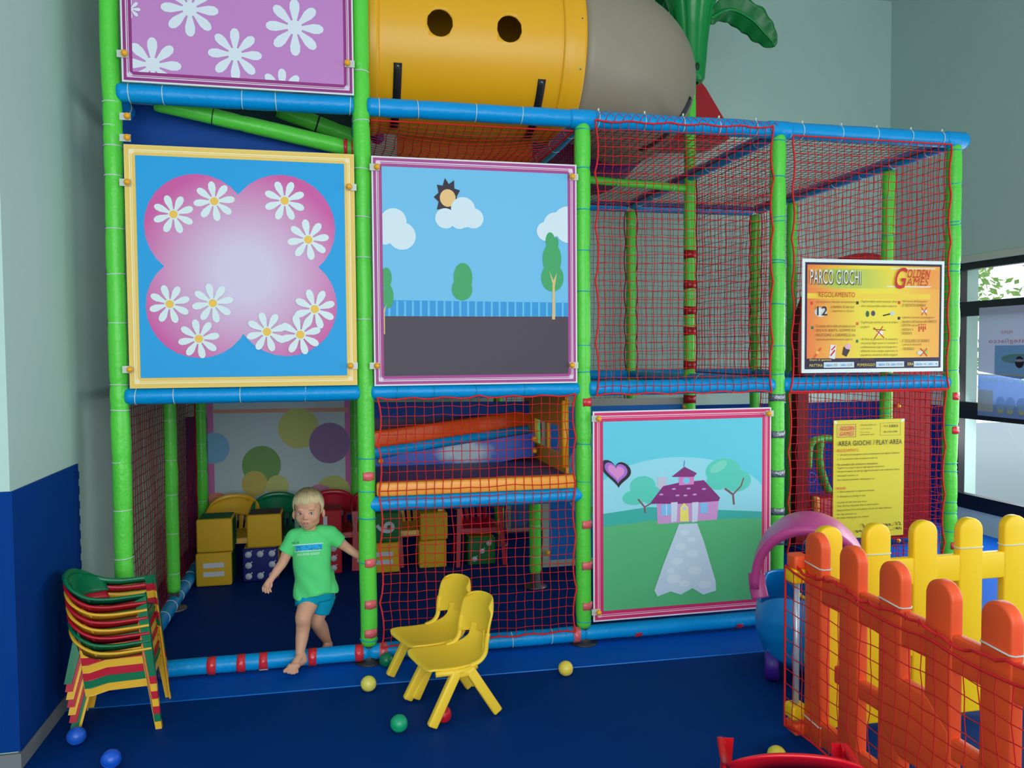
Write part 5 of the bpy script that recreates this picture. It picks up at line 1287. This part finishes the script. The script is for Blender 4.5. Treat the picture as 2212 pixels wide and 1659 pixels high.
# legs
hR, hL = px(674, 1282, .07), px(699, 1284, .10)
kR, aR = px(656, 1331, -.03), px(648, 1410, -.072)
cap(mb, [hR, (hR+kR)/2, kR, px(655, 1352, -.028), px(653, 1372, -.035), aR], [.054, .050, .043, .037, .034, .0235])
kL, aL = px(684, 1338, .09), px(706, 1384, .24)
cap(mb, [hL, (hL+kL)/2, kL, kL.lerp(aL, .35), aL], [.062, .052, .042, .040, .024])
# front foot coming down over the beam
heel = px(655, 1426, -.075); ank = aR
cap(mb, [ank, px(652, 1418, -.076), heel], [.0235, .024, .021], 3); cap(mb, [heel, px(645, 1431, -.095), px(634, 1440, -.125)], [.022, .0235, .020], 4)
cap(mb, [px(650, 1415, -.08), px(641, 1428, -.105), px(632, 1442, -.13)], [.021, .020, .016], 4)
cap(mb, [px(642, 1438, -.125), px(627, 1440, -.135)], [.017, .016], 3)
tx0 = [(615.5, 1443.5, .0105), (623.5, 1446.5, .0085), (630, 1448, .008), (636, 1448, .0075), (642, 1445.5, .0075)]
for i, (a, b_, r_) in enumerate(tx0):
    cap(mb, [px(627+i*3.4, 1440, -.132), px((a+627+i*3.4)/2, (b_+1446)/2, -.146), px(a, b_+6, -.158)], [r_*1.25, r_*1.05, r_], 3, 8)
# rear foot inside the frame
fa = aL
cap(mb, [fa, fa+V((.006, .012, -.035)), V((fa.x+.01, fa.y+.02, .024))], [.024, .024, .022], 3)
cap(mb, [V((fa.x+.01, fa.y+.02, .024)), V((fa.x-.006, fa.y-.035, .026)), V((fa.x-.02, fa.y-.085, .018))], [.022, .021, .017], 3)
for i in range(5): cap(mb, [V((fa.x-.035+i*.013, fa.y-.085, .015)), V((fa.x-.044+i*.0135, fa.y-.112+abs(i-3)*.003, .010))], [.009, .0075], 3, 8)
body_o = remesh(mb, 'body', SKIN, boy, .0027, 5, .5)
bm = bmesh.new(); bm.from_mesh(body_o.data); zc = hc.z-.12-wloc(boy).z
hv = [v for v in bm.verts if v.co.z > zc]
for _ in range(16): bmesh.ops.smooth_vert(bm, verts=hv, factor=.5, use_axis_x=True, use_axis_y=True, use_axis_z=True)
bm.to_mesh(body_o.data); bm.free()
# face
EYE = mat('eye_white', (215, 215, 215), .25); IRIS = mat('iris', (50, 62, 85), .2); BROW = mat('brow', (170, 128, 88), .8); LASH = mat('lash', (92, 58, 45), .7); TEETH = mat('teeth', (225, 220, 205), .4)
bvh = BVHTree.FromPolygons([v.co+wloc(boy) for v in body_o.data.vertices], [tuple(p.vertices) for p in body_o.data.polygons])
def onface(x, z, off=0):
    o_ = H(x, .3, z); d = Rh @ V((0, 1, 0)); h_ = bvh.ray_cast(o_, d)[0]
    return (h_ if h_ is not None else H(x, .07, z))-d*off
for sx in (-1, 1):
    ex, ez = sx*.0292-.003, -.0145
    p = onface(ex, ez, -.0035)
    mb = MB(); mb.ell(p, (.0122, .0066, .0054), Rh, 18, 12); e = mb.build('eye', EYE, boy)
    mb = MB(); mb.ell(p+Rh @ V((.0012, -.0043, .0002)), (.0052, .0032, .0052), Rh, 14, 10); mb.build('iris', IRIS, e)
    mb = MB(); mb.tube([onface(ex+dx*sx, ez+dz, .0026) for dx, dz in ((-.0135, -.001), (-.007, .0046), (0, .0062), (.007, .005), (.0135, .0000))], [.0006, .0013, .0016, .0014, .0008], 6); mb.build('eyelid', LASH, e)
    mb = MB(); mb.tube([onface(ex+dx*sx, ez+dz, .0005) for dx, dz in ((-.0125, -.003), (-.006, -.0065), (0, -.0075), (.007, -.006), (.013, -.0015))], [.0007, .0011, .0012, .001, .0007], 6); mb.build('lower_lid', mat('lid', (190, 130, 110), .6), e)
    mb = MB(); mb.tube([onface(ex+dx*sx, ez+.0165+dz, .0006) for dx, dz in ((-.012, -.001), (-.002, .0028), (.008, .0025), (.014, -.001))], [.0010, .0018, .0016, .0008], 6); mb.build('eyebrow', BROW, boy)
mz = -.0625
mb = MB(); mb.tube([onface(-.003+x, mz+z, -.0008) for x, z in ((-.017, -.001), (-.009, .0022), (-.003, .0032), (0, .0026), (.003, .0032), (.009, .0022), (.017, -.001))], [.0008, .0022, .0028, .0026, .0028, .0022, .0008], 8, flat=(1, 1)); mb.build('upper_lip', SKL, boy)
mb = MB(); mb.tube([onface(-.003+x, mz-.0030+z, -.0006) for x, z in ((-.016, .0015), (-.008, -.0022), (0, -.0032), (.008, -.0022), (.016, .0015))], [.0008, .0024, .0032, .0024, .0008], 8); mb.build('lower_lip', SKL, boy)
mb = MB(); mb.tube([onface(-.003+x, mz-.0008, .0012) for x in (-.012, -.004, .004, .012)], [.0008, .0014, .0014, .0008], 6); mb.build('mouth_gap', mat('mouth_dark', (110, 50, 50), .6), boy)
mb = MB(); mb.tube([onface(-.003+x, mz-.0004, .0012) for x in (-.006, 0, .006)], [.0008, .0014, .0008], 6); mb.build('teeth', TEETH, boy)
for sx in (-1, 1):
    mb = MB(); mb.ell(onface(-.003+sx*.0065, -.0432, .0), (.0022, .0018, .0014), Rh, 8, 6); mb.build('nostril', mat('nostril', (120, 65, 55), .7), boy)
# hair: crown-centred strands lying on the skull
tc = nt.nodes.new('ShaderNodeTexCoord'); nz = nt.nodes.new('ShaderNodeTexNoise'); nz.inputs['Scale'].default_value = 60; rp = nt.nodes.new('ShaderNodeValToRGB'); at_ = nt.nodes.new('ShaderNodeAttribute'); at_.attribute_name = 'root'
rp.color_ramp.elements[0].position = .1; rp.color_ramp.elements[0].color = (*lin((105, 82, 55)), 1); rp.color_ramp.elements[1].position = .75; rp.color_ramp.elements[1].color = (*lin((212, 192, 148)), 1)
ad = nt.nodes.new('ShaderNodeMath'); ad.operation = 'MULTIPLY_ADD'; ad.inputs[1].default_value = .5
nt.links.new(tc.outputs['Object'], nz.inputs['Vector']); nt.links.new(nz.outputs['Fac'], ad.inputs[0]); nt.links.new(at_.outputs['Fac'], ad.inputs[2]); nt.links.new(ad.outputs[0], rp.inputs[0]); nt.links.new(rp.outputs[0], bs.inputs['Base Color'])
mb = MB(); RR = random.Random(2); rootv = []
HR = V((.0775, .0925, .0845)); crown_c = (0, -.012, .022); croot = V((.004, .35, .94)).normalized()   # crown a little back (local +Y = back)
def skull(dv, e=1.0): dv = dv.normalized(); return V((dv.x*HR.x*e, dv.y*HR.y*e, dv.z*HR.z*e))
def wpt(l): return H(crown_c[0]+l.x, crown_c[1]-l.y, crown_c[2]+l.z)
def lim(a):   # polar reach in local z (m rel. skull centre) for azimuth a; a=-90deg is the face
    c = math.sin(a)  # -1 front, +1 back
    if c < -.55: return .018+.005*math.sin(a*9)
    if c < -.22: return .018-(.065)*(c+.55)/.33
    if c < .1: return -.047-.005*(c+.22)/.32
    return -.052-.03*min(1, (c-.1)/.4)
u0 = croot; 
for k in range(1500):
    a = RR.uniform(0, 2*PI); zl = lim(a)+RR.uniform(-.006, .004); s0 = RR.uniform(.0, .75)**1.0
    zn = max(-.98, min(.98, zl/HR.z)); tgt = V((math.cos(a)*math.sqrt(1-zn*zn), math.sin(a)*math.sqrt(1-zn*zn), zn)).normalized()
    ang = math.acos(max(-1, min(1, u0.dot(tgt)))); n_ = 7; P = []; e = RR.uniform(1.0, 1.035)
    tw = RR.uniform(-.06, .06)
    for i in range(n_+1):
        t = s0+(1-s0)*i/n_; v_ = (u0*math.sin((1-t)*ang)+tgt*math.sin(t*ang))/max(1e-4, math.sin(ang))
        v_ = v_+V((math.sin(t*4+k)*.01+tw*t, 0, 0)); P.append(wpt(skull(v_, e+.012*math.sin(PI*t)))); 
    b0 = len(mb.v); r0 = .0022
    mb.tube(P, [r0*.5, r0, r0, r0, r0, r0*.9, r0*.7, r0*.25], 4, cap=False)
    for i in range(n_+1): rootv += [max(0, min(1, (s0+(1-s0)*i/n_)*1.5-.75))]*4
b0 = len(mb.v)
nu_, nv_ = 40, 16
def shell(u, v):
    a = 2*PI*u; zl = lim(a)-.0; zn = max(-.98, min(.98, zl/HR.z)); tgt = V((math.cos(a)*math.sqrt(1-zn*zn), math.sin(a)*math.sqrt(1-zn*zn), zn)).normalized()
    ang = math.acos(max(-1, min(1, u0.dot(tgt)))); t = v; v_ = (u0*math.sin((1-t)*ang)+tgt*math.sin(t*ang))/max(1e-4, math.sin(ang)); return wpt(skull(v_, 1.0))
mb.grid(shell, nu_, nv_)
for j in range(nv_+1): rootv += [max(0, min(1, j/nv_*1.5-.75))]*(nu_+1)
ho = mb.build('hair', HAIR, boy, fix=False)
at2 = ho.data.attributes.new('root', 'FLOAT', 'POINT'); at2.data.foreach_set('value', rootv)
# T-shirt
mb = MB()
def loft(mb, rings, n=28, mi=0):
    vs = []; N = len(rings)
    for c, rx, ry in rings:
        for k in range(n):
            a = 2*PI*k/n; ca, sa = math.cos(a), math.sin(a); e = .85
            vs.append(V(c)+V(((1 if ca > 0 else -1)*abs(ca)**e*rx, (1 if sa > 0 else -1)*abs(sa)**e*ry, 0)))
    fs = [(i*n+k, i*n+(k+1) % n, (i+1)*n+(k+1) % n, (i+1)*n+k) for i in range(N-1) for k in range(n)]+[tuple(range(n)), tuple(range((N-1)*n, N*n))]
    mb.add(vs, fs, mi)
rg = [(666, 1143, .046, .044), (668, 1149, .078, .052), (670, 1158, .100, .062), (672, 1172, .105, .072), (673, 1190, .101, .078), (674, 1215, .099, .082), (677, 1240, .099, .086), (679, 1262, .100, .090), (681, 1281, .101, .092)]
loft(mb, [(at(x, y, 'y', .072), a, b*1.06) for x, y, a, b in rg])
bR = px(617, 1193, .068); bL = px(736, 1172, .097)
def cone(a, b, r0, r1):
    mb.tube([a, a.lerp(b, .5), b], [r0, (r0+r1)/2, r1], 18)
cap(mb, [px(655, 1158, .07), px(637, 1161, .072)], [.05, .046]); cone(px(637, 1160, .072), bR, .045, .043)
cap(mb, [px(692, 1153, .08), px(712, 1153, .088)], [.05, .046]); cone(px(711, 1153, .088), bL, .045, .040)
# side flare of the hem over the right hip
cone(px(698, 1235, .08), px(699, 1281, .082), .06, .080); cone(px(662, 1240, .06), px(659, 1291, .05), .06, .062)
for v in mb.v:
    hb = max(0, min(1, (at(680, 1215, 'y', .0).z-v.z)/.14))
    v.z += hb*(.026*math.exp(-((v.x-at(697, 1280, 'y', 0).x)/.045)**2)-.010*math.exp(-((v.x-at(652, 1280, 'y', 0).x)/.03)**2))
sh = remesh(mb, 'shirt', SHIRT, boy, .0045, 5, .5)
for v in sh.data.vertices:
    w_ = v.co+wloc(boy); low = max(0, min(1, (nb.z-.1-w_.z)/.2))
    fold = math.sin((w_.x*1.0+w_.z*.9)*55+2*noise.noise(w_*9))*.0042*low+noise.noise(w_*16)*.0036
    v.co += v.normal*fold
mb = MB(); cN = at(667, 1143, 'y', .068)
mb.tube([cN+V((.044*math.cos(a), .046*math.sin(a)-.002, .010*math.sin(a)+.002)) for a in (2*PI*k/28 for k in range(28))], .0055, 8, closed=True); mb.build('collar', SHIRT, sh)
sb_ = BVHTree.FromPolygons([v.co+wloc(boy) for v in sh.data.vertices], [tuple(p.vertices) for p in sh.data.polygons])
def onshirt(x, y, off=.0012):
    o_ = at(x, y, 'y', -.3); d = (o_-CAM).normalized(); h_ = sb_.ray_cast(o_, d)
    h_ = h_[0] if h_[0] is not None else at(x, y, 'y', 0)
    return h_-d*off
def sprint(quad, m, name, off=.0012, nu=20, nv=6):
    mb = MB(); q = [V((*p, 0)) for p in quad]
    mb.grid(lambda u, v: onshirt(*(q[0].lerp(q[1], u).lerp(q[3].lerp(q[2], u), v))[:2], off), nu, nv); return mb.build(name, m, sh)
sprint([(637, 1179), (696, 1174), (696, 1186), (641, 1192)], mat('shirt_print_blue', (30, 170, 225), .8), 'print')
sprint([(632, 1177.5), (698, 1172.5), (698, 1174), (632, 1179)], mat('shirt_print_white', (225, 235, 230), .8), 'print_line', .0018)
sprint([(637, 1191), (694, 1187), (694, 1188.3), (637, 1192.6)], MATS['shirt_print_white'], 'print_line', .0018)
mb = MB(); RR = random.Random(4)
for k in range(46):
    x = 638+RR.random()*56; y = 1181+RR.random()*9-(x-638)*.06; 
    if 650 < x < 672 and RR.random() < .6: continue
    a = RR.uniform(0, PI); L_ = RR.uniform(1, 3.5)
    mb.tube([onshirt(x, y, .0022), onshirt(x+L_*math.cos(a), y+L_*math.sin(a)*.7, .0022)], .0012, 4)
mb.build('print_figures', mat('print_ink', (15, 40, 70), .8), sh)
def stext(t, x0, y0, x1, y1, h_, m, name):
    vs, fs = text_mesh(t, 1, 0, .015); xa, xb = min(v.x for v in vs), max(v.x for v in vs); ya, yb_ = min(v.y for v in vs), max(v.y for v in vs)
    mb = MB(); out = []
    for v in vs:
        u = (v.x-xa)/(xb-xa); w_ = (v.y-ya)/(yb_-ya); out.append(onshirt(x0+(x1-x0)*u, y0+(y1-y0)*u-h_*w_, .0018))
    mb.add(out, fs, 0, False); mb.build(name, m, sh, fix=False)
stext('OLD RIVER REGION', 642, 1201, 690, 1197.5, 4.5, MATS['shirt_print_white'], 'lettering')
stext('EST. 03', 631, 1175, 646, 1173.5, 3.5, MATS['print_ink'], 'lettering')
# shorts
mb = MB()
loft(mb, [(at(683, 1262, 'y', .082), .088, .078), (at(684, 1280, 'y', .082), .096, .082), (at(684, 1292, 'y', .082), .092, .078)], 24)
a_, b_ = px(665, 1282, .06), px(663, 1309, .030); mb.tube([a_, a_.lerp(b_, .5), b_], [.066, .065, .064], 20)
a_, b_ = px(698, 1282, .095), px(687, 1323, .085); mb.tube([a_, a_.lerp(b_, .5), b_], [.071, .066, .059], 20)
so = remesh(mb, 'shorts', SHORT, boy, .0045, 4, .5)
for v in so.data.vertices:
    w_ = v.co+wloc(boy); v.co += v.normal*(noise.noise(w_*22)*.0035)
